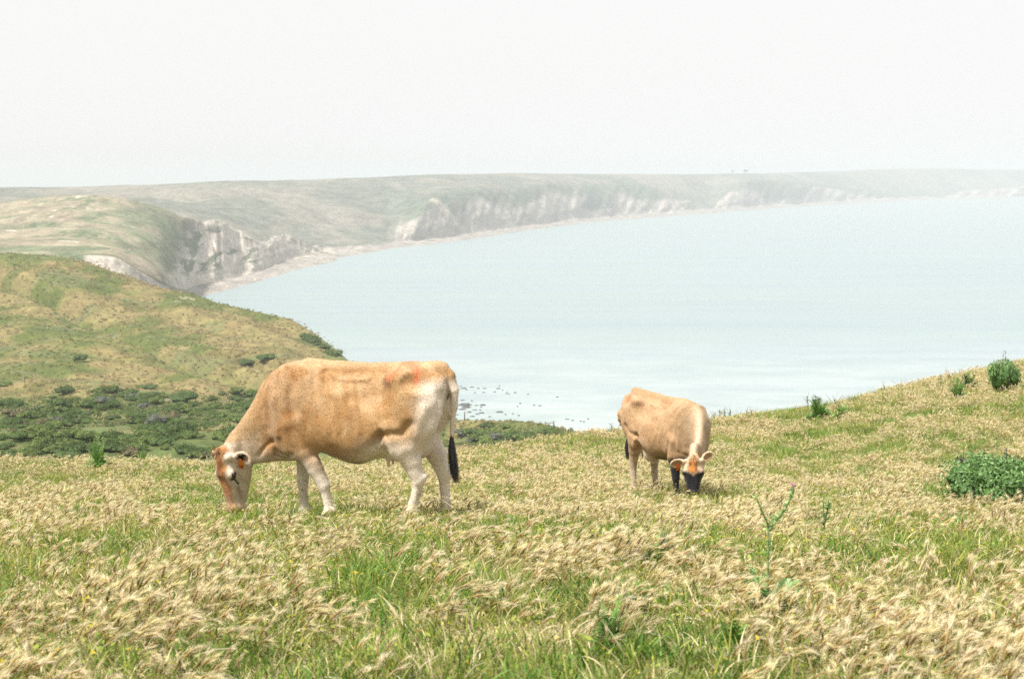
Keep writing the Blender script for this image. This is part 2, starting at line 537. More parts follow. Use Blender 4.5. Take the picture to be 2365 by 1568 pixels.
Z = z + land * sst(1.8, 2.6, t) * (1 - .6 * sst(5.4, 6, t)) * ((fbm(X / 60, Y / 60, 4, 54) - .5) * 7 + (fbm(X / 14, Y / 14, 3, 59) - .5) * 1.4) + cf * sst(5.5, 6, t) * (fbm(X / 14, Y / 14, 3, 55) - .5) * 5
n1 = fbm(X / 60, Y / 60, 5, 56); n2 = fbm(X / 12, Y / 25, 4, 57); n3 = fbm(X / 4, Y / 9, 3, 58)
col = lerp3(np.broadcast_to(C3(.215, .188, .132), X.shape + (3,)), C3(.13, .142, .085), sst(.42, .6, n1 * .6 + n2 * .4))
col = lerp3(col, C3(.07, .10, .05), sst(.6, .68, n3 * .5 + n2 * .5) * .8)
wh = C3(.43, .385, .325)
cc = lerp3(np.broadcast_to(wh, X.shape + (3,)), C3(.37, .33, .275), sst(.45, .7, fbm(u * 260, t * 1.4, 4, 61)))
cc = lerp3(cc, C3(.11, .125, .075), sst(.53, .62, fbm(u * 170 - .9 * t, t * 2.6 + 3, 4, 64)) * sst(2.8, 3.4, t) * (1 - sst(5.2, 5.8, t)) * (1 - .7 * sst(U(560), U(640), u)))
col = lerp3(col, cc, np.clip(cf * sst(2.0, 2.2, t), 0, 1))
beach = (1 - sst(1.9, 2.1, t)) * sst(U(415), U(436), u)
col = lerp3(col, C3(.25, .225, .20), beach)
scarp = sst(1.0, 1.2, t) * (1 - sst(1.82, 1.95, t)) * sst(U(188), U(205), u) * (1 - sst(U(372), U(395), u))
col = lerp3(col, C3(.38, .34, .295), scarp)
lip = sst(1.85, 1.97, t) * (1 - sst(2.03, 2.10, t)) * (1 - sst(U(372), U(395), u)) * sst(U(185), U(196), u)
col = lerp3(col, C3(.13, .11, .07), lip * .9)
lip2 = sst(5.75, 5.92, t) * (1 - sst(6.15, 6.4, t)) * sst(U(400), U(430), u)
col = lerp3(col, C3(.14, .14, .09), lip2 * .8 * sst(.4, .6, n3))
spot = sst(.79, .82, fbm(X / 11 + 3, Y / 11, 3, 63)) * (1 - cf)
col = lerp3(col, C3(.5, .46, .36), spot * .8)
col = col * (0.82 + .36 * n3)[..., None]
M_FAR = mat_terrain('far_hill_material', 0.06, 0.3, 0.42, 1.5, (1, .5, 2.0))
_, B_HILL = add_patch('cliff_hill', X, Y, Z, col, M_FAR)

# --- the long headland round the bay
def dcol(px, inner, ks, wet=True):
    d1 = inner[0]; c = [(d1, zz(*inner))] + [(a, zz(a, b)) for a, b in ks]
    if wet: c = [(d1 * .90, -3.0), (d1 * .955, 0.0)] + c
    else: c = [(d1 * .90, c[0][1] - 12), (d1 * .955, c[0][1] - 5)] + c
    dc, zcr = c[-1]
    c += [(dc + 300, zcr - 18), (dc + 900, zcr - 60 if wet or True else 0)]
    return (U(px, 480), c)
head_cols = [
 dcol(-700, (1200, 530), [(1350, 490), (1500, 470), (1650, 458), (1800, 450), (1950, 446)], False),
 dcol(-200, (1200, 520), [(1350, 480), (1500, 462), (1650, 450), (1800, 444), (1950, 440)], False),
 dcol(0, (1200, 520), [(1350, 482), (1500, 464), (1650, 450), (1800, 442), (1950, 437)], False),
 dcol(130, (1200, 520), [(1350, 484), (1500, 466), (1650, 451), (1800, 442), (1950, 437)], False),
 dcol(300, (1220, 530), [(1370, 500), (1530, 472), (1680, 452), (1830, 438), (2000, 430)], False),
 dcol(400, (1260, 545), [(1400, 512), (1550, 480), (1700, 455), (1860, 437), (2030, 423)], False),
 dcol(520, (1330, 570), [(1430, 530), (1580, 492), (1730, 460), (1890, 436), (2080, 418)], False),
 dcol(680, (1420, 585), [(1500, 560), (1640, 520), (1790, 476), (1950, 442), (2170, 416)], False),
 dcol(760, (1480, 584), [(1520, 572), (1670, 530), (1830, 482), (1990, 445), (2230, 412)]),
 dcol(830, (1560, 574), [(1585, 566), (1730, 524), (1880, 482), (2040, 445), (2290, 409)]),
 dcol(905, (1690, 562), [(1704, 550), (1800, 522), (1940, 482), (2090, 445), (2350, 406)]),
 dcol(955, (1750, 557), [(1766, 530), (1800, 500), (1930, 472), (2110, 440), (2400, 405)]),
 dcol(1000, (1804, 552), [(1830, 515), (1872, 470), (1950, 449), (2150, 428), (2450, 403)]),
 dcol(1100, (1971, 540), [(2000, 500), (2050, 462), (2120, 438), (2300, 420), (2600, 402)]),
 dcol(1180, (2160, 528), [(2190, 500), (2240, 468), (2310, 436), (2460, 416), (2760, 400)]),
 dcol(1260, (2370, 518), [(2400, 490), (2450, 455), (2520, 422), (2620, 413), (2900, 401)]),
 dcol(1330, (2560, 509), [(2590, 485), (2640, 455), (2720, 430), (2830, 416), (3100, 402)]),
 dcol(1400, (2755, 503), [(2780, 480), (2830, 448), (2900, 424), (3000, 415), (3300, 402)]),
 dcol(1480, (2930, 498), [(2960, 478), (3010, 452), (3080, 430), (3200, 420), (3500, 402)]),
 dcol(1560, (3110, 492), [(3140, 478), (3190, 462), (3270, 446), (3420, 430), (3750, 403)]),
 dcol(1640, (3330, 487), [(3350, 483), (3430, 474), (3560, 458), (3750, 436), (4050, 402)]),
 dcol(1690, (3500, 483), [(3530, 470), (3590, 448), (3680, 428), (3800, 418), (4150, 401)]),
 dcol(1730, (3640, 480), [(3670, 463), (3720, 438), (3790, 417), (3870, 412), (4220, 401)]),
 dcol(1850, (4130, 472), [(4160, 455), (4200, 436), (4260, 424), (4400, 414), (4800, 398)]),
 dcol(1950, (4560, 466), [(4590, 455), (4640, 442), (4700, 434), (4900, 420), (5300, 395)]),
 dcol(2040, (4900, 462), [(4930, 455), (4980, 447), (5050, 441), (5300, 424), (5700, 391)]),
 dcol(2110, (5200, 459), [(5220, 456), (5260, 452), (5330, 448), (5550, 430), (5900, 390)]),
 dcol(2180, (5450, 457), [(5470, 455), (5500, 452), (5570, 448), (5750, 428), (6050, 390)]),
 dcol(2240, (5640, 455.5), [(5670, 450), (5710, 441), (5770, 436), (5900, 420), (6200, 391)]),
 dcol(2400, (5970, 453), [(6000, 445), (6050, 433), (6110, 427), (6250, 415), (6500, 393)]),
 dcol(3000, (6300, 452), [(6330, 445), (6380, 433), (6430, 426), (6550, 415), (6800, 393)]),
]
u, d, z, t = patch(head_cols, 900, [3, 8, 46, 46, 40, 44, 40, 12, 6])
ck = sst(U(870), U(960), u)
gA = fbm(u * 46 - .10 * t, t * .12, 3, 71)
gB = 1 - np.abs(2 * fbm(u * 130 - .3 * t, t * .3, 3, 72) - 1)
slope = sst(2.0, 2.8, t) * (1 - sst(4.2, 6.2, t))
d2 = d + ck * slope * (55 * (gA - .5) + 30 * (gB - .6)) * (d / 3000)
X = u * d2; Y = d2
lm = (1 - ck) * sst(2.3, 3.2, t) * (1 - .7 * sst(6.0, 7.0, t))
Z = z + lm * (fbm(X / 130, Y / 130, 4, 73) - .5) * 26 + ck * slope * (fbm(X / 50, Y / 50, 3, 74) - .5) * 9
n1 = fbm(X / 110, Y / 160, 5, 75); n2 = fbm(X / 24, Y / 60, 4, 76)
col = lerp3(np.broadcast_to(C3(.175, .163, .132), X.shape + (3,)), C3(.105, .115, .09), sst(.40, .62, n1 * .7 + n2 * .3))
cm = fbm(u * 62 - .26 * t + .3, t * .30, 4, 77)
top = 3.9 + 1.1 * (fbm(u * 40, u * 0 + 1, 3, 78) - .5) * 2
baremask = sst(.43, .50, cm + .16 * (1 - sst(2.0, 3.4, t))) * (1 - sst(top - .3, top + .3, t)) * ck
lowb = (1 - sst(2.75, 3.05, t + .4 * (n2 - .5))) * sst(U(700), U(790), u)
bm = np.clip(baremask + lowb, 0, 1)
cliffc = lerp3(np.broadcast_to(C3(.33, .295, .26), X.shape + (3,)), C3(.25, .225, .195), sst(.4, .7, fbm(u * 300 - .6 * t, t * .5, 3, 79)))
col = lerp3(col, C3(.085, .11, .075), (1 - bm) * ck * slope * .75 * sst(.35, .6, n2 + .15))
col = lerp3(col, cliffc, bm)
streak = np.exp(-((u - (U(1000) + (U(1082) - U(1000)) * np.clip((4.3 - t) / 2.2, 0, 1))) / .0028) ** 2) * sst(2.0, 2.2, t) * (1 - sst(4.3, 4.6, t))
col = lerp3(col, C3(.42, .37, .30), np.clip(streak, 0, .8))
col = lerp3(col, C3(.235, .215, .19), (1 - sst(1.9, 2.1, t)) * sst(U(700), U(740), u))
col = col * (0.85 + .3 * n2)[..., None]
_, B_HEAD = add_patch('headland', X, Y, Z, col, M_FAR)

# --- sea
def sea_material():
    m, tt = new_mat('bay_water_material')
    n = noise(tt, 1.0, 5, 0.55, sc3=(0.0016, 0.012, 1))
    nb = noise(tt, 1.0, 4, 0.6, sc3=(0.004, 0.05, 1))
    c = mixrgb(tt, ramp(tt, n, [(.40, 0.0), (.62, 1.0)]), (.212, .27, .268), (.205, .258, .276))
    c = mixrgb(tt, ramp(tt, nb, [(.46, 0.0), (.70, .35)]), c, (.165, .215, .235))
    # pale shoals and foam towards the near shore
    g = N(tt, 'ShaderNodeNewGeometry'); sp = N(tt, 'ShaderNodeSeparateXYZ'); tt.links.new(g.outputs['Position'], sp.inputs[0])
    mr = N(tt, 'ShaderNodeMapRange'); mr.inputs['From Min'].default_value = 760; mr.inputs['From Max'].default_value = 440
    tt.links.new(sp.outputs['Y'], mr.inputs['Value'])
    fo = noise(tt, 1.0, 6, 0.65, sc3=(0.02, 0.035, 1))
    fm = N(tt, 'ShaderNodeMath', operation='MULTIPLY'); tt.links.new(mr.outputs[0], fm.inputs[0]); tt.links.new(ramp(tt, fo, [(.38, 0.2), (.70, .9)]), fm.inputs[1])
    c = mixrgb(tt, fm.outputs[0], c, (.37, .41, .405))
    wv = noise(tt, 1.0, 6, 0.7, sc3=(0.10, 0.35, 1))
    finish(tt, c, 0.45, bump(tt, wv, 0.5, 1.2), 0.5)
    return m
me = mesh_np('sea', [(-14000, 60, 0), (14000, 60, 0), (14000, 14000, 0), (-14000, 14000, 0)], np.array([[0, 1, 2, 3]]), smooth=False)
tag(obj('sea', me, sea_material()), kind='structure')

# --- haze
hz_v = [(x, y, zq) for zq in (-8, 128) for x, y in ((-15500, -2500), (15500, -2500), (15500, 15500), (-15500, 15500))]
hz_f = np.array([[3, 2, 1, 0], [4, 5, 6, 7], [0, 1, 5, 4], [1, 2, 6, 5], [2, 3, 7, 6], [3, 0, 4, 7]])
m, tt = new_mat('haze_material')
pv = N(tt, 'ShaderNodeVolumePrincipled')
pv.inputs['Color'].default_value = (0.60, 0.63, 0.655, 1)
pv.inputs['Density'].default_value = 2.8e-4
o_ = N(tt, 'ShaderNodeOutputMaterial'); tt.links.new(pv.outputs[0], o_.inputs['Volume'])
tag(obj('haze', mesh_np('haze', hz_v, hz_f, smooth=False), m), 'thin even sea mist over bay and hills', 'haze', kind='stuff')

# ------------------------------------------------------------------ cows
def smin(a, b, k):
    h = np.clip(.5 + .5 * (a - b) / k, 0, 1)
    return a * (1 - h) + b * h - k * h * (1 - h)

class Field:
    def __init__(s, lo, hi, h):
        s.lo = np.array(lo, float); s.h = h
        s.n = np.ceil((np.array(hi) - s.lo) / h).astype(int) + 1
        s.ax = [s.lo[i] + h * np.arange(s.n[i]) for i in range(3)]
        s.D = np.full(tuple(s.n), 5.0)
    def box(s, lo, hi):
        sl = []
        for i in range(3):
            a = int(np.clip(math.floor((lo[i] - s.lo[i]) / s.h), 0, s.n[i] - 1))
            b = int(np.clip(math.ceil((hi[i] - s.lo[i]) / s.h) + 1, a + 1, s.n[i]))
            sl.append(slice(a, b))
        g = np.meshgrid(s.ax[0][sl[0]], s.ax[1][sl[1]], s.ax[2][sl[2]], indexing='ij', sparse=True)
        return tuple(sl), g
    def union(s, sl, d, k): s.D[sl] = smin(s.D[sl], d, k)
    def cut(s, sl, d, k): s.D[sl] = -smin(-s.D[sl], d, k)
    def cone(s, a, b, r1, r2, k=.03, sub=False, flat=None):
        a = np.array(a, float); b = np.array(b, float); m = max(r1, r2) + k * 1.5 + 3 * s.h
        sl, (x, y, z) = s.box(np.minimum(a, b) - m, np.maximum(a, b) + m)
        ba = b - a; L = max(ba @ ba, 1e-9)
        t = np.clip(((x - a[0]) * ba[0] + (y - a[1]) * ba[1] + (z - a[2]) * ba[2]) / L, 0, 1)
        d = np.sqrt((x - a[0] - t * ba[0]) ** 2 + (y - a[1] - t * ba[1]) ** 2 + (z - a[2] - t * ba[2]) ** 2) - (r1 + (r2 - r1) * t)
        (s.cut if sub else s.union)(sl, d, k)
    def chain(s, pts, rs, k=.03):
        pts = np.array(pts, float); rs = np.array(rs, float); m = rs.max() + k * 1.5 + 3 * s.h
        sl, (x, y, z) = s.box(pts.min(0) - m, pts.max(0) + m)
        d = 9.0
        for i in range(len(pts) - 1):
            a, b = pts[i], pts[i + 1]; ba = b - a
            t = np.clip(((x - a[0]) * ba[0] + (y - a[1]) * ba[1] + (z - a[2]) * ba[2]) / (ba @ ba + 1e-9), 0, 1)
            di = np.sqrt((x - a[0] - t * ba[0]) ** 2 + (y - a[1] - t * ba[1]) ** 2 + (z - a[2] - t * ba[2]) ** 2) - (rs[i] + (rs[i + 1] - rs[i]) * t)
            d = di if i == 0 else smin(d, di, .012)
        s.union(sl, d, k)
    def ell(s, c, r, k=.05, M=None, sub=False):
        """ellipsoid, rows of M are its axes"""
        c = np.array(c, float); r = np.array(r, float); m = r.max() + k * 1.5 + 3 * s.h
        sl, (x, y, z) = s.box(c - m, c + m)
        p = [x - c[0], y - c[1], z - c[2]]
        if M is not None: p = [M[i][0] * p[0] + M[i][1] * p[1] + M[i][2] * p[2] for i in range(3)]
        k0 = np.sqrt(sum((p[i] / r[i]) ** 2 for i in range(3))); k1 = np.sqrt(sum((p[i] / r[i] ** 2) ** 2 for i in range(3)))
        d = k0 * (k0 - 1) / (k1 + 1e-9)
        d = np.where(k0 < .3, -r.min() * .7, d)
        (s.cut if sub else s.union)(sl, d, k)
    def surface(s):
        D = s.D; n = s.n; ins = D < 0
        c = np.zeros(tuple(n - 1), int); off = [(i, j, k) for i in (0, 1) for j in (0, 1) for k in (0, 1)]
        cs = {o: (slice(o[0], n[0] - 1 + o[0]), slice(o[1], n[1] - 1 + o[1]), slice(o[2], n[2] - 1 + o[2])) for o in off}
        for o in off: c += ins[cs[o]]
        act = (c > 0) & (c < 8)
        I = np.argwhere(act); idx = np.full(act.shape, -1); idx[act] = np.arange(len(I))
        acc = np.zeros((len(I), 3)); cnt = np.zeros(len(I))
        for o in off:
            for ax in range(3):
                if o[ax] == 1: continue
                o2 = list(o); o2[ax] = 1
                A = D[I[:, 0] + o[0], I[:, 1] + o[1], I[:, 2] + o[2]]; B = D[I[:, 0] + o2[0], I[:, 1] + o2[1], I[:, 2] + o2[2]]
                m = (A < 0) != (B < 0)
                tt = np.where(m, A / np.where(m, A - B, 1), 0)
                p = np.array(o, float)[None, :].repeat(len(I), 0); p[:, ax] = tt
                acc[m] += p[m]; cnt[m] += 1
        V = s.lo + s.h * (I + acc / cnt[:, None])
        Q = []
        for ax in range(3):
            b, e = (ax + 1) % 3, (ax + 2) % 3
            sl0 = [slice(None)] * 3; sl1 = [slice(None)] * 3
            sl0[ax] = slice(0, -1); sl1[ax] = slice(1, None)
            a0 = ins[tuple(sl0)]; a1 = ins[tuple(sl1)]
            for flip in (0, 1):
                E = np.argwhere((a0 & ~a1) if not flip else (~a0 & a1))
                E = E[(E[:, b] > 0) & (E[:, e] > 0) & (E[:, b] < n[b] - 1) & (E[:, e] < n[e] - 1)]
                cells = []
                for db, de in ((-1, -1), (0, -1), (0, 0), (-1, 0)):
                    q_ = E.copy(); q_[:, b] += db; q_[:, e] += de
                    cells.append(idx[q_[:, 0], q_[:, 1], q_[:, 2]])
                q4 = np.stack(cells, 1)
                if flip: q4 = q4[:, ::-1]
                Q.append(q4)
        return V, np.vstack(Q)

def polydist(px, pz, pts):
    best = np.full(np.broadcast(px, pz).shape, 9.0)
    for (ax, az), (bx, bz) in zip(pts[:-1], pts[1:]):
        vx, vz = bx - ax, bz - az
        tt = np.clip(((px - ax) * vx + (pz - az) * vz) / (vx * vx + vz * vz + 1e-9), 0, 1)
        best = np.minimum(best, np.hypot(px - ax - tt * vx, pz - az - tt * vz))
    return best

Zx = lambda uu: (1400 - uu) / 998.0
Zz = lambda vv: (1410 - vv) / 1029.0
# torso + neck stations: image u, top v, bottom v, half width, belly weight, exponent
STN = [(2150, 240, 330, .03, 0, 2.2), (2105, 160, 470, .115, 0, 2.3), (2020, 112, 590, .19, -.05, 2.4), (1900, 108, 700, .245, -.1, 2.4), (1780, 112, 800, .255, -.22, 2.1),
       (1600, 132, 885, .285, -.36, 2.0), (1400, 132, 955, .318, -.36, 2.0), (1200, 116, 905, .295, -.28, 2.05), (1075, 106, 860, .252, -.12, 2.1),
       (950, 108, 905, .225, .0, 2.2), (820, 130, 945, .195, .05, 2.2), (700, 185, 925, .163, .12, 2.2), (600, 262, 930, .133, .22, 2.1), (500, 400, 935, .108, .3, 2.1),
       (400, 545, 955, .09, .3, 2.1), (310, 690, 950, .082, .2, 2.1), (235, 800, 930, .07, .0, 2.1), (190, 850, 900, .03, 0, 2.0)]

def build_cow(P):
    f = Field((-.92, -.46, -.03), (1.42, .46, 1.36), P.get('vox', .0095))
    # --- torso and neck as stations
    st = np.array(STN, float)
    xs = Zx(st[:, 0])
    def lin(c): return pchip(xs, c, np.clip(f.ax[0], xs[0], xs[-1]))
    top, bot, wd, kk, ex = lin(Zz(st[:, 1])), lin(Zz(st[:, 2])), lin(st[:, 3]) * P.get('girth', 1) * (1 - (1 - P.get('neckw', 1)) * sst(.62, .85, f.ax[0])), lin(st[:, 4]), lin(st[:, 5])
    x, y, z = np.meshgrid(*f.ax, indexing='ij', sparse=True)
    zc_ = ((top + bot) / 2)[:, None, None]; hh = ((top - bot) / 2)[:, None, None]
    tv = np.clip((z - zc_) / hh, -1.4, 1.4)
    ww = wd[:, None, None] * (1 + kk[:, None, None] * tv) * (1 - .10 * sst(.55, 1.0, tv) * sst(-.75, .3, x) * (1 - sst(.45, .85, x)))
    e = ex[:, None, None]
    fv = (np.abs(y / ww) ** e + np.abs((z - zc_) / hh) ** e) ** (1 / e) - 1
    gx, gy, gz = np.gradient(fv, f.h)
    d = fv / (np.sqrt(gx ** 2 + gy ** 2 + gz ** 2) + 1e-3)
    out = np.maximum(xs[0] - f.ax[0], f.ax[0] - xs[-1])[:, None, None]
    d = np.where(out > 0, np.maximum(np.abs(d), out), d)
    f.D = np.clip(d, -.4, .4)
    # --- hips, spine, shoulders
    for sy in (1, -1):
        f.ell((Zx(1765), sy * .195, 1.165), (.085, .055, .05), .13)            # hook bone
        f.ell((Zx(2075), sy * .115, 1.13), (.055, .05, .06), .06)             # pin bone
        f.ell((Zx(1890), sy * .175, .90), (.20, .105, .30), .12)               # thigh
        f.ell((Zx(895), sy * .135, .86), (.21, .072, .33), .14)               # shoulder blade
        f.ell((Zx(960), sy * .15, .66), (.14, .075, .16), .10)               # upper arm
        f.ell((Zx(1535), sy * .290, 1.075), (.17, .095, .11), .09, sub=True)    # hollow of the flank
        f.ell((Zx(1950), sy * .255, 1.16), (.10, .05, .06), .07, sub=True)     # hollow between hook and pin
    f.cone((Zx(2040), 0, 1.24), (Zx(1000), 0, 1.235), .03, .035, .06)         # backbone
    f.ell((Zx(700), 0, .57), (.16, .075, .105), .07)                           # brisket
    f.cone((Zx(650), 0, .52), (Zx(520), 0, .50), .03, .025, .05)               # dewlap
    # --- legs
    for L in P['legs']:
        f.chain(L['p'], L['r'], .035)
        if 'hock' in L: f.cone(L['hock'][0], L['hock'][1], .034, .026, .03)
        hp = np.array(L['p'][-1])
        f.cone(hp + (0.01, .018, -.01), hp + (.035, .02, -.05), .03, .034, .012)
        f.cone(hp + (0.01, -.018, -.01), hp + (.035, -.02, -.05), .03, .034, .012)
        f.cone(hp + (-.035, .018, .015), hp + (-.045, .02, -.005), .012, .01, .01)
        f.cone(hp + (-.035, -.018, .015), hp + (-.045, -.02, -.005), .012, .01, .01)
    # --- udder
    ud = P.get('udder', 1.0)
    f.ell((-.33 + .05 * (ud - 1) * 3, 0, .585 - .05 * (ud - 1)), (.19, .125 * ud, .115 * ud), .06)
    f.ell((-.52, 0, .65), (.11, .12, .15), .05)
    for ux, uy in ((-.26, .06), (-.26, -.06), (-.42, .055), (-.42, -.055)):
        f.cone((ux, uy, .49 - .16 * (ud - 1)), (ux, uy * 1.1, .437 - .16 * (ud - 1)), .017, .011, .02)
    if P.get('bag'): f.ell((-.20, -.05, .49), (.125, .12, .105), .05)
    # --- tail
    tp = np.array(P['tail'], float)
    f.chain(tp, np.linspace(.052, .017, len(tp)) , .03)
    # --- head
    poll = np.array((Zx(150), 0, Zz(835))); ax_a = np.array((-.2 + P.get('tuck', 0), 0, -.98)); ax_a /= np.linalg.norm(ax_a)
    ax_c = np.array((0, 1.0, 0)); ax_b = np.cross(ax_c, ax_a); ax_b *= np.sign(ax_b[0])
    HA, HB, HC = 1.06, 1.26, 1.14
    H = lambda a, b, c: poll + ax_a * a * HA + ax_b * b * HB + ax_c * c * HC
    Mh = np.stack([ax_a, ax_b, ax_c])
    f.ell(H(.06, -.085, 0), (0.0901, 0.0915, 0.0969), .03, Mh)
    f.ell(H(.15, -.075, 0), (0.106, 0.0793, 0.1117), .03, Mh)
    f.cone(H(.10, -.075, 0), H(.0, -.075, 0), 0.0585, 0.0562, .03)
    f.cone(H(.17, -.078, .02), H(.40, -.085, .012), 0.0772, 0.0562, .02)
    f.cone(H(.17, -.078, -.02), H(.40, -.085, -.012), 0.0772, 0.0562, .02)
    f.ell(H(.445, -.088, 0), (0.0615, 0.0756, 0.0832), .025, Mh)
    for sy in (1, -1):
        f.cone(H(.15, -.185, sy * .045), H(.38, -.135, sy * .022), 0.0725, 0.0374, .03)   # jaw
        f.ell(H(.14, -.15, sy * .055), (0.1166, 0.1098, 0.0513), .04, Mh)                      # cheek
        f.ell(H(.175, -.062, sy * .088), (0.0382, 0.0366, 0.0274), .02, Mh)                   # brow
        f.ell(H(.185, -.066, sy * .117), (0.0223, 0.0244, 0.016), .008, Mh, sub=True)        # eye socket
        f.ell(H(.475, -.052, sy * .048), (0.0191, 0.0146, 0.0137), .008, Mh, sub=True)       # nostril
        f.ell(H(.04, -.07, sy * .075), (0.0318, 0.0366, 0.0342), .02, Mh)
    f.ell(H(.30, -.012, 0), (0.106, 0.0244, 0.0456), .04, Mh, sub=True)                        # dished nose
    f.cone(H(.47, -.13, .03), H(.47, -.13, -.03), 0.0304, 0.0304, .02)                     # chin
    for E in P['ears']:
        a0 = H(*E['base']); dv = Mh.T @ np.array(E['dir'], float); dv /= np.linalg.norm(dv)
        fn = Mh.T @ np.array(E['open'], float); fn -= dv * (fn @ dv); fn /= np.linalg.norm(fn)
        sd = np.cross(dv, fn); Me = np.stack([dv, fn, sd]); L_ = E.get('len', .15)
        f.cone(a0, a0 + dv * .05, .026, .028, .02)
        f.ell(a0 + dv * L_ * .55, (L_ * .52, .024, .060), .015, Me)
        f.ell(a0 + dv * L_ * .58 + fn * .026, (L_ * .40, .026, .045), .008, Me, sub=True)
        E['M'] = (a0, dv, fn, sd, L_)
    # --- relief of muscles, bones and folds, both flanks alike
    sl, (x, y, z) = f.box(f.lo, f.lo + f.h * f.n)
    def relief(pts, amp, wdt, zone=None):
        if 0: pass
        pts = [(Zx(a), Zz(b)) for a, b in pts]
        g = 2.1 * amp * np.exp(-(polydist(x, z, pts) / wdt) ** 2)
        f.D += g * sst(.03, .10, np.abs(y))
    relief([(850, 150), (910, 260), (900, 400), (930, 600), (1000, 740), (1068, 860)], .010, .034)    # groove behind the shoulder
    relief([(800, 160), (850, 300), (860, 450), (890, 600)], -.006, .045)
    relief([(690, 360), (700, 520), (690, 640)], .006, .045)
    relief([(760, 380), (770, 560), (790, 700)], -.008, .03)
    relief([(600, 400), (630, 560), (660, 740)], .007, .06)
    relief([(1640, 690), (1740, 640), (1830, 640), (1900, 560)], .012, .035)                          # crease of the stifle
    relief([(1660, 640), (1600, 740), (1580, 760)], .012, .025)                                         # flank fold
    relief([(1690, 700), (1720, 760), (1745, 860)], -.008, .025)
    relief([(2020, 430), (1960, 600), (1930, 760)], -.006, .04)
    relief([(1160, 180), (1350, 190), (1500, 170), (1680, 130)], .008, .020)                          # ledge below the spine
    relief([(1200, 205), (1350, 235), (1520, 225)], -.006, .02)
    for i in range(5):
        relief([(1050 + 85 * i, 230), (1100 + 85 * i, 420), (1150 + 85 * i, 640)], -.0022, .022)
        relief([(1092 + 85 * i, 230), (1142 + 85 * i, 420), (1192 + 85 * i, 640)], .0020, .022)
    relief([(560, 870), (640, 800), (720, 760)], .010, .022)
    relief([(720, 890), (780, 935), (860, 925)], .012, .018)
    relief([(740, 850), (830, 890), (900, 860)], .008, .018)
    relief([(1250, 330), (1350, 330)], -.008, .05)
    f.D += ((.5 - fbm3(x * 9 + 0 * z, y * 9 + 0 * x, z * 9, 2, 5)) * .013 + (.5 - fbm3(x * 4 + 0 * z, y * 4 + 0 * x, z * 4, 2, 8)) * .02) * sst(.3, .5, z)
    V, Q = f.surface()
    hl = ((V - poll) @ Mh.T) / np.array((HA, HB, HC))     # head coordinates a, b, c
    hm = sst(.97, 1.06, V[:, 0] + .12 * (V[:, 2] - .35)) * (V[:, 2] < .66) * (1 - sst(.0, .05, -hl[:, 0] - .03))
    bend = P['bend']
    def pose(V):
        V = np.array(V, float).copy()
        w_ = sst(.90, 1.04, V[:, 0] + .25 * (.55 - V[:, 2])); ya = P.get('yaw', 0) * w_
        hx_, hy_ = V[:, 0] - 1.09, V[:, 1].copy()
        V[:, 0] = 1.09 + hx_ * np.cos(ya) - hy_ * np.sin(ya); V[:, 1] = hx_ * np.sin(ya) + hy_ * np.cos(ya)
        V[:, 2] += P.get('lift', 0) * w_ + P.get('leglen', 0) * sst(.08, .46, V[:, 2]) * (1 - sst(.62, .95, V[:, 0]))
        for x0, x1, ang in bend:
            L_ = x1 - x0; sg_ = np.linspace(0, L_, 200); pg_ = ang * sst(0, 1, sg_ / L_)
            cg_ = np.concatenate([[0], np.cumsum(np.cos(pg_[:-1] * .5 + pg_[1:] * .5))]) * (L_ / 199); yg_ = np.concatenate([[0], np.cumsum(np.sin(pg_[:-1] * .5 + pg_[1:] * .5))]) * (L_ / 199)
            s_ = np.clip(V[:, 0] - x0, 0, L_); ph = np.interp(s_, sg_, pg_)
            cx_ = x0 + np.interp(s_, sg_, cg_); cy_ = np.interp(s_, sg_, yg_)
            ex_ = V[:, 0] - x0 - s_
            m_ = V[:, 0] > x0
            nx = cx_ + ex_ * np.cos(ph) - V[:, 1] * np.sin(ph); ny = cy_ + ex_ * np.sin(ph) + V[:, 1] * np.cos(ph)
            V[:, 0] = np.where(m_, nx, V[:, 0]); V[:, 1] = np.where(m_, ny, V[:, 1])
        gx_, gy_ = P['slope']
        wz = 1 - sst(.05, .62, V[:, 2])
        nk = sst(.7, 1.1, np.hypot(V[:, 0], V[:, 1]))
        V[:, 2] += (gx_ * V[:, 0] + gy_ * V[:, 1]) * np.maximum(wz, nk * .6)
        return V
    col = P['coat'](V, hl, hm, P)
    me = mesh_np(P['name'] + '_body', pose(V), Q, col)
    root = bpy.data.objects.new('cow', None); COL.objects.link(root)
    root.empty_display_size = .3
    root.location = P['loc']; root.rotation_euler = (0, 0, P['rot']); root.scale = (P['size'],) * 3
    tag(root, P['label'], 'cow', 'grazing cows')
    obj('body', me, M_HIDE, root)
    # short coat hair lying backwards and down
    rs = np.random.default_rng(P['seed'] + 40)
    nn = np.zeros(len(me.vertices) * 3, np.float32); me.vertices.foreach_get('normal', nn); nn = nn.reshape(-1, 3)
    pv_ = pose(V); kk_ = np.concatenate([np.arange(len(V))] * 2)
    cmb = np.array((-.8, 0, -.6)) + rs.normal(0, .28, (len(kk_), 3)); nv = nn[kk_]
    cmb = cmb - nv * (cmb * nv).sum(1)[:, None]; cmb /= np.linalg.norm(cmb, axis=1)[:, None] + 1e-6
    hd_ = cmb + nv * rs.uniform(.08, .26, (len(kk_), 1)); hd_ /= np.linalg.norm(hd_, axis=1)[:, None]
    sd_ = np.cross(hd_, nv); sd_ /= np.linalg.norm(sd_, axis=1)[:, None] + 1e-6
    b_ = pv_[kk_] + rs.normal(0, .004, (len(kk_), 3)) - nv * .002
    ln_ = rs.uniform(.008, .017, (len(kk_), 1))
    HV = np.stack([b_ - sd_ * .0016, b_ + sd_ * .0016, b_ + hd_ * ln_], 1).reshape(-1, 3)
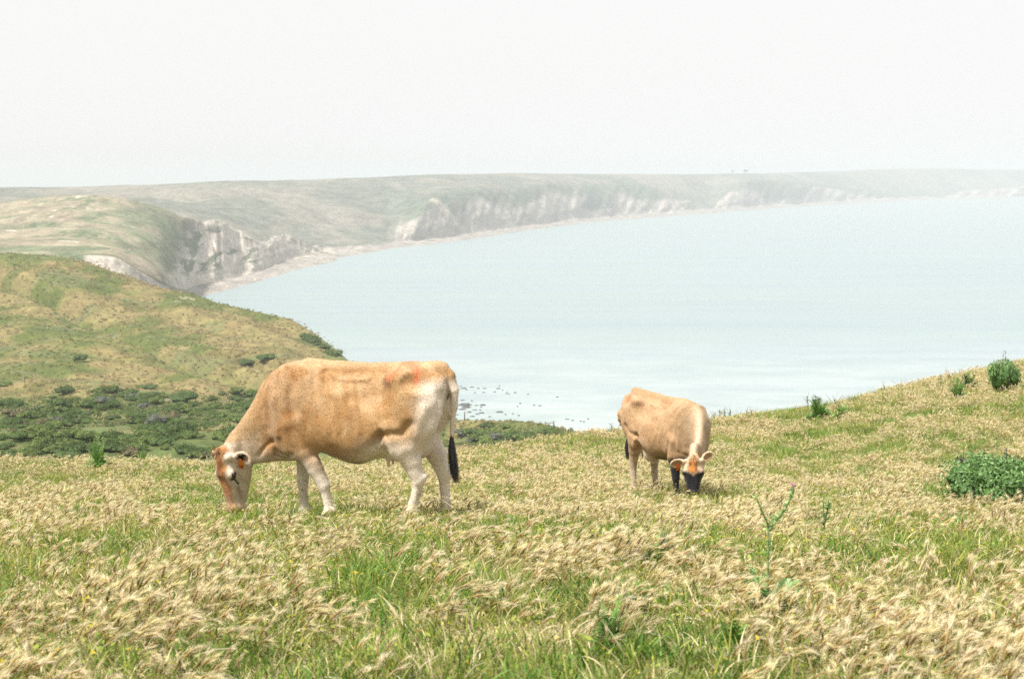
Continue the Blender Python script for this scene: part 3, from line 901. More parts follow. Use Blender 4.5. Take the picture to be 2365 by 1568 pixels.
    hc_ = col[kk_] * rs.uniform(.90, 1.14, (len(kk_), 1))
    obj('coat_hair', mesh_np('coat_hair', HV, np.arange(len(HV)).reshape(-1, 3), np.repeat(hc_, 3, axis=0), False), M_FUR, root)
    # eyes
    for sy in (1, -1):
        mb = MB(); c0 = H(.185, -.068, sy * .102)
        n_ = 10; pts = []; 
        for i in range(n_ + 1):
            for j in range(12):
                a_ = math.pi * i / n_; b_ = 2 * math.pi * j / 12
                pts.append(c0 + Mh.T @ (np.array((math.cos(a_) * .024, math.sin(a_) * math.cos(b_) * .021, math.sin(a_) * math.sin(b_) * .019))))
        q_ = [(i * 12 + j, i * 12 + (j + 1) % 12, (i + 1) * 12 + (j + 1) % 12, (i + 1) * 12 + j) for i in range(n_) for j in range(12)]
        mb.add(pose(np.array(pts)), None, q_, (.01, .008, .007))
        obj('eye', mb.mesh('eye'), M_EYE, root)
    # hooves
    for L in P['legs']:
        hp = np.array(L['p'][-1])
        mb = MB()
        for sy in (1, -1):
            ring = lambda zq, r0, r1, dx: [hp + np.array((dx + math.cos(q_) * r0, sy * .024 + math.sin(q_) * r1, zq)) for q_ in np.linspace(0, 2 * math.pi, 10, endpoint=False)]
            V_ = np.array(ring(-.045, .036, .026, .02) + ring(-.11, .050, .031, .035) + [hp + np.array((.03, sy * .024, -.112))])
            q_ = [(j, (j + 1) % 10, 10 + (j + 1) % 10, 10 + j) for j in range(10)]
            t_ = [(20, 10 + (j + 1) % 10, 10 + j) for j in range(10)]
            mb.add(pose(V_), t_, q_, (.06, .05, .04))
        obj('hoof', mb.mesh('hoof'), M_HOOF, root)
    # switch of the tail: strands of hair
    rs = np.random.default_rng(P['seed']); mb = MB()
    p0, p1, p2 = [np.array(q_, float) for q_ in P['switch']]
    for i in range(520):
        t0 = rs.uniform(0, .30); a_ = rs.uniform(0, 2 * math.pi); rr = math.sqrt(rs.uniform(0, 1))
        tt = np.linspace(t0, rs.uniform(.72, 1.0), 6)
        c_ = ((1 - tt) ** 2)[:, None] * p0 + (2 * tt * (1 - tt))[:, None] * p1 + (tt ** 2)[:, None] * p2
        fat = .031 * np.sin(math.pi * np.clip(tt * .80 + .05, 0, 1)) ** .8 + .003 + .012 * rs.uniform() * tt ** 3
        c_ = c_ + (fat * rr)[:, None] * np.array((math.cos(a_), math.sin(a_), 0)) + np.cumsum(rs.normal(0, .0028, (6, 3)), 0)
        sd = np.array((math.sin(a_), -math.cos(a_), 0)) * .0024
        V_ = np.vstack([c_ - sd * np.linspace(1, .25, 6)[:, None], c_ + sd * np.linspace(1, .25, 6)[:, None]])
        tipc = sst(.85, 1, tt)[:, None]
        cc_ = C3(.016, .014, .015) * rs.uniform(.6, 1.6) * (1 - tipc) + C3(.10, .055, .03) * tipc
        mb.add(V_, None, [(j, j + 1, 7 + j, 6 + j) for j in range(5)], np.vstack([cc_, cc_]))
    obj('tail_switch', mb.mesh('tail_switch', False), M_HAIR, root)
    # rough hair on the poll
    mb = MB()
    for i in range(150):
        b0 = H(rs.uniform(-.05, .03), rs.uniform(-.05, -.02), rs.normal(0, .03)); 
        dr = Mh.T @ np.array((rs.uniform(.2, .9), rs.uniform(.4, 1), rs.normal(0, .35))); dr /= np.linalg.norm(dr)
        ln = rs.uniform(.02, .045); sd = np.cross(dr, rs.normal(0, 1, 3)); sd = sd / np.linalg.norm(sd) * .0022
        V_ = np.array([b0 - sd, b0 + sd, b0 + dr * ln + ax_a * ln * .4])
        mb.add(pose(V_), [(0, 1, 2)], None, P['pollcol'] * rs.uniform(.6, 1.2))
    obj('forelock', mb.mesh('forelock', False), M_HAIR, root)
    # ear tag
    for ei in P.get('tags', []):
        a0, dv, fn, sd, L_ = P['ears'][ei]['M']
        c0 = a0 + dv * L_ * .50 + fn * .034
        dn = P.get('tagdir', np.array((0, 0, -1.0))); dn = dn - fn * (dn @ fn); dn /= np.linalg.norm(dn); sx = np.cross(dn, fn)
        def plate(w0, w1, h0, h1, th, n0):
            V_ = []
            for o_ in (n0, n0 + th):
                V_ += [c0 + dn * h0 - sx * w0 + fn * o_, c0 + dn * h0 + sx * w0 + fn * o_, c0 + dn * h1 + sx * w1 + fn * o_, c0 + dn * h1 - sx * w1 + fn * o_]
            return np.array(V_), [(3, 2, 1, 0), (4, 5, 6, 7), (0, 1, 5, 4), (1, 2, 6, 5), (2, 3, 7, 6), (3, 0, 4, 7)]
        mb = MB()
        V_, q_ = plate(.012, .025, .0, .03, .003, 0); mb.add(pose(V_), None, q_, (.62, .16, .015))
        V_, q_ = plate(.025, .025, .030, .085, .003, 0); mb.add(pose(V_), None, q_, (.62, .16, .015))
        tg = obj('ear_tag', mb.mesh('ear_tag', False), M_TAG, root)
        tg['label'] = 'orange plastic tag'
        mb = MB()
        for k_ in (-.013, 0, .013):
            c_s = c0.copy(); c0 = c_s + sx * k_
            V_, q_ = plate(.0022, .0022, .050, .078, .0012, .0035); mb.add(pose(V_), None, q_, (.12, .02, .01))
            c0 = c_s
        obj('tag_mark', mb.mesh('tag_mark', False), M_TAG, tg)
    return root

def hide_material():
    m, t = new_mat('cow_hide_material')
    tc = N(t, 'ShaderNodeTexCoord')
    c = vcol(t)
    n1 = noise(t, 170, 3, .7, tc.outputs['Object'], (1, 1, .45)); n2 = noise(t, 14, 4, .6, tc.outputs['Object'])
    c = mixrgb(t, 1.0, c, ramp(t, n1, [(.3, .85), (.62, 1.0)]), 'MULTIPLY')
    c = mixrgb(t, 1.0, c, ramp(t, n2, [(.32, .84), (.62, 1.0)]), 'MULTIPLY')
    finish(t, c, .75, bump(t, n1, .12, .003), .25, .15)
    return m
M_HIDE = hide_material()
def simple(name, rough, spec):
    m, t = new_mat(name); c = vcol(t)
    tc = N(t, 'ShaderNodeTexCoord'); n_ = noise(t, 60, 3, .6, tc.outputs['Object'])
    c = mixrgb(t, 1.0, c, ramp(t, n_, [(.3, .8), (.65, 1.0)]), 'MULTIPLY')
    finish(t, c, rough, None, spec); return m
M_FUR = simple('coat_hair_material', .6, .25)
M_EYE = simple('eye_material', .12, .6); M_HOOF = simple('hoof_material', .6, .3); M_HAIR = simple('dark_hair_material', .42, .5); M_TAG = simple('tag_plastic_material', .4, .4)

def coat1(V, hl, hm, P):
    x, y, z = V.T
    n = fbm3(x * 5, y * 5, z * 5, 4, 3); n2 = fbm3(x * 16, y * 16, z * 16, 3, 9); n3 = fbm3(x * 9, y * 9, z * 3, 3, 14)
    tan, och, pale = C3(.385, .218, .088), C3(.27, .128, .04), C3(.76, .68, .57)
    c = lerp3(np.broadcast_to(tan, V.shape), och, sst(.42, .62, n) * .55)
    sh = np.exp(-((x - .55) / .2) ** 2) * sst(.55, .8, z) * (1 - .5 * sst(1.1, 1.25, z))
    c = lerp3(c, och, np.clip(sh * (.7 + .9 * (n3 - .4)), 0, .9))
    c = lerp3(c, C3(.53, .375, .22), sst(.42, .66, n2 * .35 + n3 * .65) * sst(.55, .8, z) * .45)         # pale mottling on the ribs
    neck = sst(.72, .98, x) * (1 - hm)
    c = lerp3(c, C3(.43, .29, .155), neck * .75)
    c = lerp3(c, pale, neck * (1 - sst(.50, .70, z - .45 * (1.1 - x))) * .5)
    c = lerp3(c, pale, np.clip(1 - sst(.40, .70, z + .16 * (n - .5) + .10 * sst(-.2, .3, x)), 0, 1) * (x < .9) * .95)                # pale legs
    c = lerp3(c, pale, np.exp(-((z - (.92 + 1.35 * (x + .655))) / .17) ** 2) * sst(-.38, -.55, x) * .0)
    c = lerp3(c, C3(.78, .69, .58), sst(-.46, -.66, x + .10 * (z - .9)) * (1 - sst(1.10, 1.20, z)) * .85)       # pale back of the thigh
    c = lerp3(c, C3(.78, .69, .58), sst(.0, -.22, x) * (1 - sst(.56, .76, z)) * .8)                      # pale flank and udder
    c = lerp3(c, C3(.60, .40, .32), np.exp(-((x + .45) / .16) ** 2 - (y / .12) ** 2) * (1 - sst(.62, .76, z)) * (z > .42) * .6)
    c = lerp3(c, C3(.13, .09, .045), np.exp(-((x - .06) / .15) ** 2) * (1 - sst(.462, .50, z)) * (z > .40) * .9)  # dark navel hair
    c = lerp3(c, C3(.22, .14, .07), np.exp(-((x + .735) / .035) ** 2 - (y / .05) ** 2) * sst(.98, 1.0, z) * (1 - sst(1.10, 1.17, z)))
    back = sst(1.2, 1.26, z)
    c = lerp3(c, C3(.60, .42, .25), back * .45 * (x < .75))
    # dirty hocks and hooves
    c = lerp3(c, C3(.25, .20, .14), sst(.55, .7, n2) * (1 - sst(.1, .45, z)) * (x < .9) * .55)
    # head
    a, b, cc = hl.T
    c = lerp3(c, lerp3(np.broadcast_to(C3(.68, .58, .46), V.shape), C3(.56, .45, .33), sst(.4, .65, n2)), hm)
    fore = hm * (1 - sst(.045, .075, np.abs(cc + .006 * np.sin(a * 40)))) * sst(-.12, -.06, b)
    c = lerp3(c, lerp3(np.broadcast_to(C3(.46, .20, .055), V.shape), C3(.26, .10, .03), sst(.42, .6, n2)), fore * (1 - .35 * sst(.3, .42, a)))
    c = lerp3(c, C3(.13, .06, .025), fore * np.exp(-((a - .13) / .09) ** 2 - (cc / .022) ** 2) * .7)
    c = lerp3(c, C3(.30, .16, .07), fore * np.exp(-((a - .01) / .04) ** 2) * .7)
    mz = hm * sst(.40, .45, a)
    c = lerp3(c, C3(.55, .33, .18), mz * .8)
    c = lerp3(c, C3(.09, .07, .06), hm * sst(.462, .485, a) * sst(-.10, -.07, b))
    eyed = np.exp(-((a - .187) / .042) ** 2 - ((b + .068 - .25 * (a - .187)) / .024) ** 2)
    c = lerp3(c, C3(.012, .01, .01), np.clip(hm * sst(.35, .6, eyed) * (np.abs(cc) > .06), 0, 1))
    tear = np.exp(-(polydist(a, b, [(.20, -.075), (.235, -.085), (.262, -.105)]) / .008) ** 2)
    c = lerp3(c, C3(.02, .015, .01), np.clip(hm * sst(.3, .6, tear) * (np.abs(cc) > .04), 0, 1))
    c = lerp3(c, C3(.22, .15, .08), np.clip(hm * np.exp(-(polydist(a, b, [(.30, -.10), (.37, -.12)]) / .02) ** 2) * (np.abs(cc) > .03) * .8, 0, 1))
    for E in P['ears']:
        a0, dv, fn, sd, L_ = E['M']
        p_ = V - a0; al = p_ @ dv; fo = p_ @ fn; si = p_ @ sd
        inn = (al > .03) & (al < L_ * 1.15) & (np.abs(si) < .06) & (np.abs(fo) < .06)
        c = np.where((inn)[:, None], C3(.68, .56, .42), c)
        inner = inn & (((al - L_ * .58) / (L_ * .40)) ** 2 + (si / .036) ** 2 < 1) & (fo > -.006)
        c = np.where(inner[:, None], np.where((n2 > .50)[:, None], C3(.02, .015, .012), C3(.36, .22, .09)), c)
    # red chalk mark on the rump
    if P.get('mark'):
        dd = polydist(x, z, [(Zx(p), Zz(q)) for p, q in P['mark']])
        mk = np.exp(-(dd / .021) ** 2) * (y > .0) * sst(.38, .62, fbm3(x * 40, y * 40, z * 40, 2, 77) * .6 + n2 * .4 + .06)
        c = lerp3(c, C3(.56, .15, .065), np.clip(mk, 0, .68))
    return c

def coat2(V, hl, hm, P):
    x, y, z = V.T
    n = fbm3(x * 5, y * 5, z * 5, 4, 33); n2 = fbm3(x * 16, y * 16, z * 16, 3, 39)
    tan, och, pale = C3(.45, .285, .155), C3(.32, .185, .085), C3(.60, .46, .33)
    c = lerp3(np.broadcast_to(tan, V.shape), och, sst(.45, .66, n) * .6)
    c = lerp3(c, och, (1 - sst(.50, .68, z)) * (x < .75) * .5)
    c = lerp3(c, C3(.34, .21, .10), sst(-.35, -.5, x) * np.exp(-((z - .78) / .2) ** 2) * .5)
    neck = sst(.6, .8, x) * (1 - hm)
    stripe = np.exp(-(y / .045) ** 2)
    c = lerp3(c, C3(.36, .24, .135), sst(.42, .62, x) * (1 - sst(.78, .92, x)) * sst(.04, .12, np.abs(y)) * .6)  # chest and shoulder either side of the neck: shade painted into the coat
    c = lerp3(c, C3(.46, .34, .22), neck * .7 * (1 - stripe))
    c = lerp3(c, C3(.66, .52, .38), neck * stripe * .8)
    c = lerp3(c, C3(.50, .40, .29), (1 - sst(.25, .5, z)) * (x < -.2))
    c = lerp3(c, C3(.80, .64, .55), np.exp(-((x + .27) / .22) ** 4 - (y / .18) ** 4) * (1 - sst(.50, .57, z)) * (z > .34) * .95)
    c = lerp3(c, C3(.05, .035, .02), np.exp(-((x - .16) / .2) ** 2) * (1 - sst(.47, .54, z)) * (z > .42) * .75)
    fl = (x > .2) & (x < .72)
    blk = np.clip(1 - sst(.50, .60, z + .25 * (.46 - x)), 0, 1) * fl
    knee = np.exp(-((z - .29) / .025) ** 2)
    c = lerp3(c, C3(.016, .016, .02), blk)
    a, b, cc = hl.T
    c = lerp3(c, C3(.68, .50, .34), hm)
    fore = hm * (1 - sst(.035, .085, np.abs(cc) + .05 * (n2 - .5) + .04 * sst(.08, -.02, a))) * sst(-.12, -.06, b) * (1 - sst(.155, .20, a + .05 * (n2 - .5))) * sst(-.02, .06, a + .05 * (n2 - .5))
    c = lerp3(c, lerp3(np.broadcast_to(C3(.50, .20, .045), V.shape), C3(.20, .08, .03), sst(.45, .6, n2)), fore)
    c = lerp3(c, C3(.014, .014, .018), np.clip(hm * sst(.150, .195, a - .035 * np.exp(-(cc / .035) ** 2) + .07 * (n2 - .5) + .35 * np.minimum(b + .11, 0)), 0, 1))
    c = lerp3(c, C3(.014, .014, .018), np.clip(hm * np.exp(-((a - .185) / .03) ** 2 - ((b + .066) / .026) ** 2) * (np.abs(cc) > .06) * 1.4, 0, 1))
    for E in P['ears']:
        a0, dv, fn, sd, L_ = E['M']
        p_ = V - a0; al = p_ @ dv; fo = p_ @ fn; si = p_ @ sd
        inn = (al > .03) & (al < L_ * 1.15) & (np.abs(si) < .06) & (np.abs(fo) < .06)
        c = np.where(inn[:, None], C3(.66, .50, .34), c)
        inner = inn & (((al - L_ * .58) / (L_ * .40)) ** 2 + (si / .036) ** 2 < 1) & (fo > -.004)
        c = np.where(inner[:, None], C3(.42, .25, .13), c)
    dd = polydist(x, y, [(Zx(1800), -.16), (Zx(1870), -.15), (Zx(1980), -.20)])
    c = lerp3(c, C3(.66, .14, .06), np.clip(np.exp(-(dd / .014) ** 2) * (z > 1.0) * sst(.35, .5, n2 + .1), 0, .8))
    return c

def leg_front(x0, y0, xe, xk, xf, lift=0):
    return dict(p=[(x0, y0, .78), (xe, y0 * 1.02, .56), ((xe + xk) / 2, y0 * .98, .41), (xk, y0 * .95, .285), (xk + (xf - xk) * .35, y0 * .93, .215), (xf, y0 * .93, .105)], r=[.115, .092, .062, .047, .034, .036])
def leg_hind(x0, y0, xg, xh, xf):
    return dict(p=[(x0, y0, .76), ((x0 + xg) / 2, y0, .63), (xg, y0 * .95, .50), (xh, y0 * .9, .345), ((xh * .8 + xf * .2), y0 * .88, .26), (xf, y0 * .88, .11)], r=[.13, .112, .082, .05, .038, .038],
                hock=[(xh, y0 * .9, .335), (xh - .048, y0 * .9, .375)])

def slope_at(x, y, rot):
    p0, _ = ground(B_PAST, x, y); e = .5
    hx = Vector((math.cos(rot), math.sin(rot))); hy = Vector((-math.sin(rot), math.cos(rot)))
    px_, _ = ground(B_PAST, x + hx.x * e, y + hx.y * e); py_, _ = ground(B_PAST, x + hy.x * e, y + hy.y * e)
    return p0, ((px_.z - p0.z) / e, (py_.z - p0.z) / e)

h1 = hit(832, 1206, [B_PAST])[0]; rot1 = R(180 - 11)
p1, sl1 = slope_at(h1.x, h1.y, rot1)
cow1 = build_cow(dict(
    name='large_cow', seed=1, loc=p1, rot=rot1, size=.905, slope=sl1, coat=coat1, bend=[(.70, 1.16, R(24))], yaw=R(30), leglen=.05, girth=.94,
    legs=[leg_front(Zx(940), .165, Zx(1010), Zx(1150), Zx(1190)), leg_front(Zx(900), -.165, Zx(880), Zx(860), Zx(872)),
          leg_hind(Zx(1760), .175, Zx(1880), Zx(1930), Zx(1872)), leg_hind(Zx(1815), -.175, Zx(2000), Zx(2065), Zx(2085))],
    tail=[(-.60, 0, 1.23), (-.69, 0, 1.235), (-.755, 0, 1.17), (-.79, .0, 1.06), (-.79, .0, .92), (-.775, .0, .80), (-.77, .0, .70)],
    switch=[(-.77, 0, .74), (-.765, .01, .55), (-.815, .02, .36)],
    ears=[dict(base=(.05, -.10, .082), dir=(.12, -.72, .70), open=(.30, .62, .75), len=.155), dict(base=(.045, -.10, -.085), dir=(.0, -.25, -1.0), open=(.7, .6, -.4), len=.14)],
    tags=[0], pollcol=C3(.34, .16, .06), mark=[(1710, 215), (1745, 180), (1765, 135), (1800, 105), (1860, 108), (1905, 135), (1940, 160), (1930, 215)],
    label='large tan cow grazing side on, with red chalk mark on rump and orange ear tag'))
h2 = hit(1534, 1150, [B_PAST])[0]; rot2 = R(-61)
p2, sl2 = slope_at(h2.x, h2.y, rot2)
cow2 = build_cow(dict(
    name='small_cow', seed=2, loc=p2, rot=rot2, size=.80, slope=sl2, coat=coat2, bend=[(.54, 1.06, R(-58))], yaw=R(20), lift=.10, leglen=.075, girth=.92, tuck=.30, neckw=.66, udder=1.2, bag=1,
    legs=[leg_front(Zx(930), .165, Zx(960), Zx(960), Zx(965)), leg_front(Zx(930), -.165, Zx(950), Zx(930), Zx(925)),
          leg_hind(Zx(1760), .17, Zx(1830), Zx(1850), Zx(1800)), leg_hind(Zx(1760), -.17, Zx(1850), Zx(1900), Zx(1880))],
    tail=[(-.60, 0, 1.23), (-.69, 0, 1.235), (-.74, 0, 1.16), (-.75, .0, 1.04), (-.75, -.01, .92), (-.75, -.03, .80), (-.75, -.05, .70)],
    switch=[(-.76, -.05, .73), (-.775, -.07, .58), (-.73, -.08, .38)],
    ears=[dict(base=(.045, -.10, .085), dir=(-.75, -.25, .85), open=(.2, .9, .5), len=.16), dict(base=(.045, -.10, -.085), dir=(.12, -.1, -1.0), open=(.5, .8, 0), len=.18)],
    tags=[1], pollcol=C3(.5, .24, .07),
    label='smaller pale tan cow with black muzzle and black front legs grazing towards the viewer'))

# ------------------------------------------------------------------ grass
def foxtail(mb, rs, ox, oy):
    h = rs.uniform(.05, .13); L = rs.uniform(.042, .068)
    az = rs.normal(0, .55); lean0 = rs.uniform(.05, .35); lean1 = rs.uniform(.6, 1.7)
    ca, sa = math.cos(az), math.sin(az)
    n = 5; k = 7
    ang = np.concatenate([np.linspace(lean0, lean0 + (lean1 - lean0) * .45, n), np.linspace(lean0 + (lean1 - lean0) * .5, lean1, k)])
    ds = np.concatenate([np.full(n, h / n), np.full(k, L / k)])
    px = np.concatenate([[0], np.cumsum(np.sin(ang) * ds)]); pz = np.concatenate([[0], np.cumsum(np.cos(ang) * ds)])
    Pn = np.stack([ox + px * ca, oy + px * sa, pz], 1)
    ripe = rs.uniform(0, 1)
    stem_c = lerp3(np.broadcast_to(C3(.20, .22, .06), (n + 1, 3)), C3(.46, .36, .18), np.full(n + 1, .25 + .6 * ripe))
    # stem ribbon
    sd = np.array((-sa, ca, 0)) * .0013
    V = np.vstack([Pn[:n + 1] - sd, Pn[:n + 1] + sd])
    mb.add(V, None, [(j, j + 1, n + 2 + j, n + 1 + j) for j in range(n)], np.vstack([stem_c, stem_c]))
    hd = Pn[n:]
    tint = rs.uniform(0, 1)
    core = C3(.40, .31, .09) * (1 - tint) + C3(.45, .30, .12) * tint
    if rs.uniform() < .22: core = C3(.24, .23, .06)
    awn = C3(.93, .82, .47) * (1 - tint) + C3(.94, .83, .62) * tint
    mb.tube(hd, np.array([.0016, .0036, .0044, .0044, .0040, .0034, .0024, .0010]), 4, core * rs.uniform(.8, 1.15), cap=False)
    T = np.gradient(hd, axis=0); T /= np.linalg.norm(T, axis=1)[:, None]
    A = np.array((-sa, ca, 0)); 
    for i in range(46):
        s = rs.uniform(0.02, 1.0) * (k)
        j = min(int(s), k - 1); fr = s - j
        p = hd[j] * (1 - fr) + hd[j + 1] * fr; tg = T[j]; B = np.cross(tg, A)
        q = rs.uniform(0, 2 * math.pi); rad = A * math.cos(q) + B * math.sin(q)
        sp = rs.uniform(.15, .5)
        dr = tg * math.cos(sp) + rad * math.sin(sp); ln = rs.uniform(.020, .042)
        wdt = np.cross(dr, rs.normal(0, 1, 3)); wdt = wdt / (np.linalg.norm(wdt) + 1e-9) * .0011
        tip = p + dr * ln + np.array((ca, sa, -.25)) * ln * .22
        cc = awn * rs.uniform(.78, 1.12)
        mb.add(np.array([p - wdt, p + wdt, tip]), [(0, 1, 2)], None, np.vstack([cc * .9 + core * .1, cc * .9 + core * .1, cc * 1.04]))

def blade(mb, rs, ox, oy, hmin, hmax, cols, wd=.0022, bend=1.0):
    h = rs.uniform(hmin, hmax); az = rs.uniform(-1.2, 1.2) if rs.uniform() < .75 else rs.uniform(0, 6.28)
    l0 = rs.uniform(.0, .5); l1 = l0 + rs.uniform(.2, 1.3) * bend
    an = np.linspace(l0, l1, 4); ds = h / 4
    px = np.concatenate([[0], np.cumsum(np.sin(an) * ds)]); pz = np.concatenate([[0], np.cumsum(np.cos(an) * ds)])
    Pn = np.stack([ox + px * math.cos(az), oy + px * math.sin(az), pz], 1)
    f_ = rs.uniform(0, 6.28); sd = np.array((math.cos(f_), math.sin(f_), 0)) * wd * rs.uniform(.7, 1.3)
    wv = np.array([.8, 1, .85, .5, .05])[:, None]
    c = cols[rs.integers(len(cols))] * rs.uniform(.7, 1.25)
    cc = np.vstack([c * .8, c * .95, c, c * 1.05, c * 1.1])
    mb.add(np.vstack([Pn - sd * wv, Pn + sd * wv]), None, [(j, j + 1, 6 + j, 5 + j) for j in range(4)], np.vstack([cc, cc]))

GREEN = [C3(.23, .29, .045), C3(.30, .35, .065), C3(.14, .22, .03), C3(.40, .39, .10)]
LUSH = [C3(.13, .26, .035), C3(.18, .31, .05), C3(.09, .19, .03)]
STRAW = [C3(.72, .62, .37), C3(.62, .54, .28), C3(.78, .69, .48), C3(.48, .44, .18)]

def clump_set(cname, kind, nvar, seed):
    c = bpy.data.collections.new(cname)
    for v in range(nvar):
        rs = np.random.default_rng(seed + v); mb = MB()
        if kind == 'foxtail':
            for i in range(11):
                r = .13 * math.sqrt(rs.uniform()); q = rs.uniform(0, 6.28)
                foxtail(mb, rs, r * math.cos(q), r * math.sin(q))
            for i in range(12):
                r = .13 * math.sqrt(rs.uniform()); q = rs.uniform(0, 6.28)
                blade(mb, rs, r * math.cos(q), r * math.sin(q), .05, .11, STRAW + GREEN[:2], .0019)
        elif kind == 'stalk':
            for i in range(3):
                r = .12 * math.sqrt(rs.uniform()); q = rs.uniform(0, 6.28); o0 = np.array((r * math.cos(q), r * math.sin(q), 0)); h = rs.uniform(.13, .25); ln = rs.uniform(.1, .6); az = rs.normal(0, .8)
                tt = np.linspace(0, 1, 6); C_ = o0 + np.stack([h * ln * tt ** 2 * math.cos(az), h * ln * tt ** 2 * math.sin(az), h * tt * (1 - .15 * ln * tt)], 1)
                cc = [C3(.42, .34, .16), C3(.30, .31, .10), C3(.26, .17, .08), C3(.62, .52, .32)][rs.integers(4)]
                mb.tube(C_, np.linspace(.0014, .0007, 6), 3, cc, cap=False)
                for k in range(rs.integers(5, 12)):
                    b_ = C_[3] + (C_[5] - C_[3]) * rs.uniform(); dr = np.array((rs.normal(.5, .5), rs.normal(0, .5), rs.normal(-.2, .5))); dr /= np.linalg.norm(dr); L_ = rs.uniform(.010, .022)
                    sd = np.cross(dr, rs.normal(0, 1, 3)); sd = sd / np.linalg.norm(sd) * .0022
                    mb.add(np.array([b_, b_ + dr * L_ * .5 + sd, b_ + dr * L_, b_ + dr * L_ * .5 - sd]), None, [(0, 1, 2, 3)], cc * rs.uniform(.8, 1.4))
            for i in range(4):      # fallen straws
                a_ = rs.uniform(0, 6.28); b_ = np.array((rs.normal(0, .08), rs.normal(0, .08), rs.uniform(.02, .07))); L_ = rs.uniform(.05, .12); e = b_ + np.array((math.cos(a_), math.sin(a_), rs.normal(0, .35))) * L_
                mb.tube([b_, (b_ + e) / 2 + (0, 0, .008), e], [.0016, .0015, .001], 3, C3(.78, .70, .50) * rs.uniform(.7, 1.1), cap=False)
        else:
            pal = {'green': GREEN + STRAW[:1], 'lush': LUSH + GREEN[:1], 'straw': STRAW + GREEN[3:]}[kind]
            hm = {'green': (.05, .13), 'lush': (.05, .125), 'straw': (.03, .09)}[kind]
            for i in range(46):
                r = .14 * math.sqrt(rs.uniform()); q = rs.uniform(0, 6.28)
                blade(mb, rs, r * math.cos(q), r * math.sin(q), hm[0], hm[1], pal, .0030 if kind == 'lush' else .0023)
            if kind == 'green':
                for i in range(5):       # tiny yellow flowers
                    c0 = np.array((rs.normal(0, .07), rs.normal(0, .07), rs.uniform(.05, .11))); mb.add(c0 + rs.normal(0, .0035, (4, 3)), None, [(0, 1, 2, 3)], (.62, .50, .06))
                for i in range(26):      # small broad leaves low down
                    r = .14 * math.sqrt(rs.uniform()); q = rs.uniform(0, 6.28); z0 = rs.uniform(.01, .075); s = rs.uniform(.006, .014)
                    c0 = np.array((r * math.cos(q), r * math.sin(q), z0)); a_ = rs.normal(0, 1, 3); a_ /= np.linalg.norm(a_); b_ = np.cross(a_, (0, .3, 1)); 
                    mb.add(np.array([c0 - a_ * s, c0 + b_ * s * .6, c0 + a_ * s, c0 - b_ * s * .6]), None, [(0, 1, 2, 3)], GREEN[rs.integers(3)] * rs.uniform(.7, 1.3))
        me = mb.mesh(cname + '_%02d' % v, True)
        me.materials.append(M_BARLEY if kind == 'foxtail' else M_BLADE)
        o = bpy.data.objects.new(cname + '_%02d' % v, me)
        c.objects.link(o)
    return c

def scatter(name, P, rot, scl, idx, coll):
    me = bpy.data.meshes.new(name)
    me.vertices.add(len(P)); me.vertices.foreach_set('co', np.asarray(P, np.float32).ravel())
    a = me.attributes.new('rot', 'FLOAT_VECTOR', 'POINT'); a.data.foreach_set('vector', np.asarray(rot, np.float32).ravel())
    a = me.attributes.new('scl', 'FLOAT_VECTOR', 'POINT'); a.data.foreach_set('vector', np.asarray(scl, np.float32).ravel())
    a = me.attributes.new('idx', 'INT', 'POINT'); a.data.foreach_set('value', np.asarray(idx, np.int32))
    o = obj(name, me)
    g = bpy.data.node_groups.new(name + '_nodes', 'GeometryNodeTree')
    g.interface.new_socket('Geometry', in_out='INPUT', socket_type='NodeSocketGeometry')
    g.interface.new_socket('Geometry', in_out='OUTPUT', socket_type='NodeSocketGeometry')
    gi = g.nodes.new('NodeGroupInput'); go = g.nodes.new('NodeGroupOutput')
    ip = g.nodes.new('GeometryNodeInstanceOnPoints'); ci = g.nodes.new('GeometryNodeCollectionInfo')
    ci.inputs['Collection'].default_value = coll
    ci.inputs['Separate Children'].default_value = True; ci.inputs['Reset Children'].default_value = True
    def na(n_, dt):
        q_ = g.nodes.new('GeometryNodeInputNamedAttribute'); q_.data_type = dt; q_.inputs['Name'].default_value = n_
        return q_.outputs['Attribute']
    er = g.nodes.new('FunctionNodeEulerToRotation')
    g.links.new(na('rot', 'FLOAT_VECTOR'), er.inputs[0])
    g.links.new(gi.outputs[0], ip.inputs['Points']); g.links.new(ci.outputs[0], ip.inputs['Instance'])
    ip.inputs['Pick Instance'].default_value = True
    g.links.new(na('idx', 'INT'), ip.inputs['Instance Index']); g.links.new(er.outputs[0], ip.inputs['Rotation'])
    g.links.new(na('scl', 'FLOAT_VECTOR'), ip.inputs['Scale']); g.links.new(ip.outputs[0], go.inputs[0])
    md = o.modifiers.new('scatter', 'NODES'); md.node_group = g
    return o

_pu, _pd, _pz = PAST
_u1 = _pu[:, 0]; 
def past_z(u_, d_):
    """height of the pasture at tangent u, distance d (bilinear on the patch)"""
    i = np.clip((u_ - _u1[0]) / (_u1[-1] - _u1[0]) * (len(_u1) - 1), 0, len(_u1) - 1.001); i0 = i.astype(int); fi = i - i0
    out = np.zeros_like(u_)
    for k_ in range(2):
        ii = i0 + k_
        dd = _pd[ii]; zz_ = _pz[ii]
        j = np.clip((dd < d_[:, None]).sum(1) - 1, 0, dd.shape[1] - 2); ar = np.arange(len(j))
        fr = np.clip((d_ - dd[ar, j]) / (dd[ar, j + 1] - dd[ar, j]), 0, 1)
        out += (zz_[ar, j] * (1 - fr) + zz_[ar, j + 1] * fr) * (fi if k_ else 1 - fi)
    return out

def field_points(n, umax, d0, d1, rs):
    u_ = rs.uniform(-umax, umax, n)
    d_ = np.sqrt(rs.uniform(d0 * d0, d1 * d1, n))
    return u_, d_

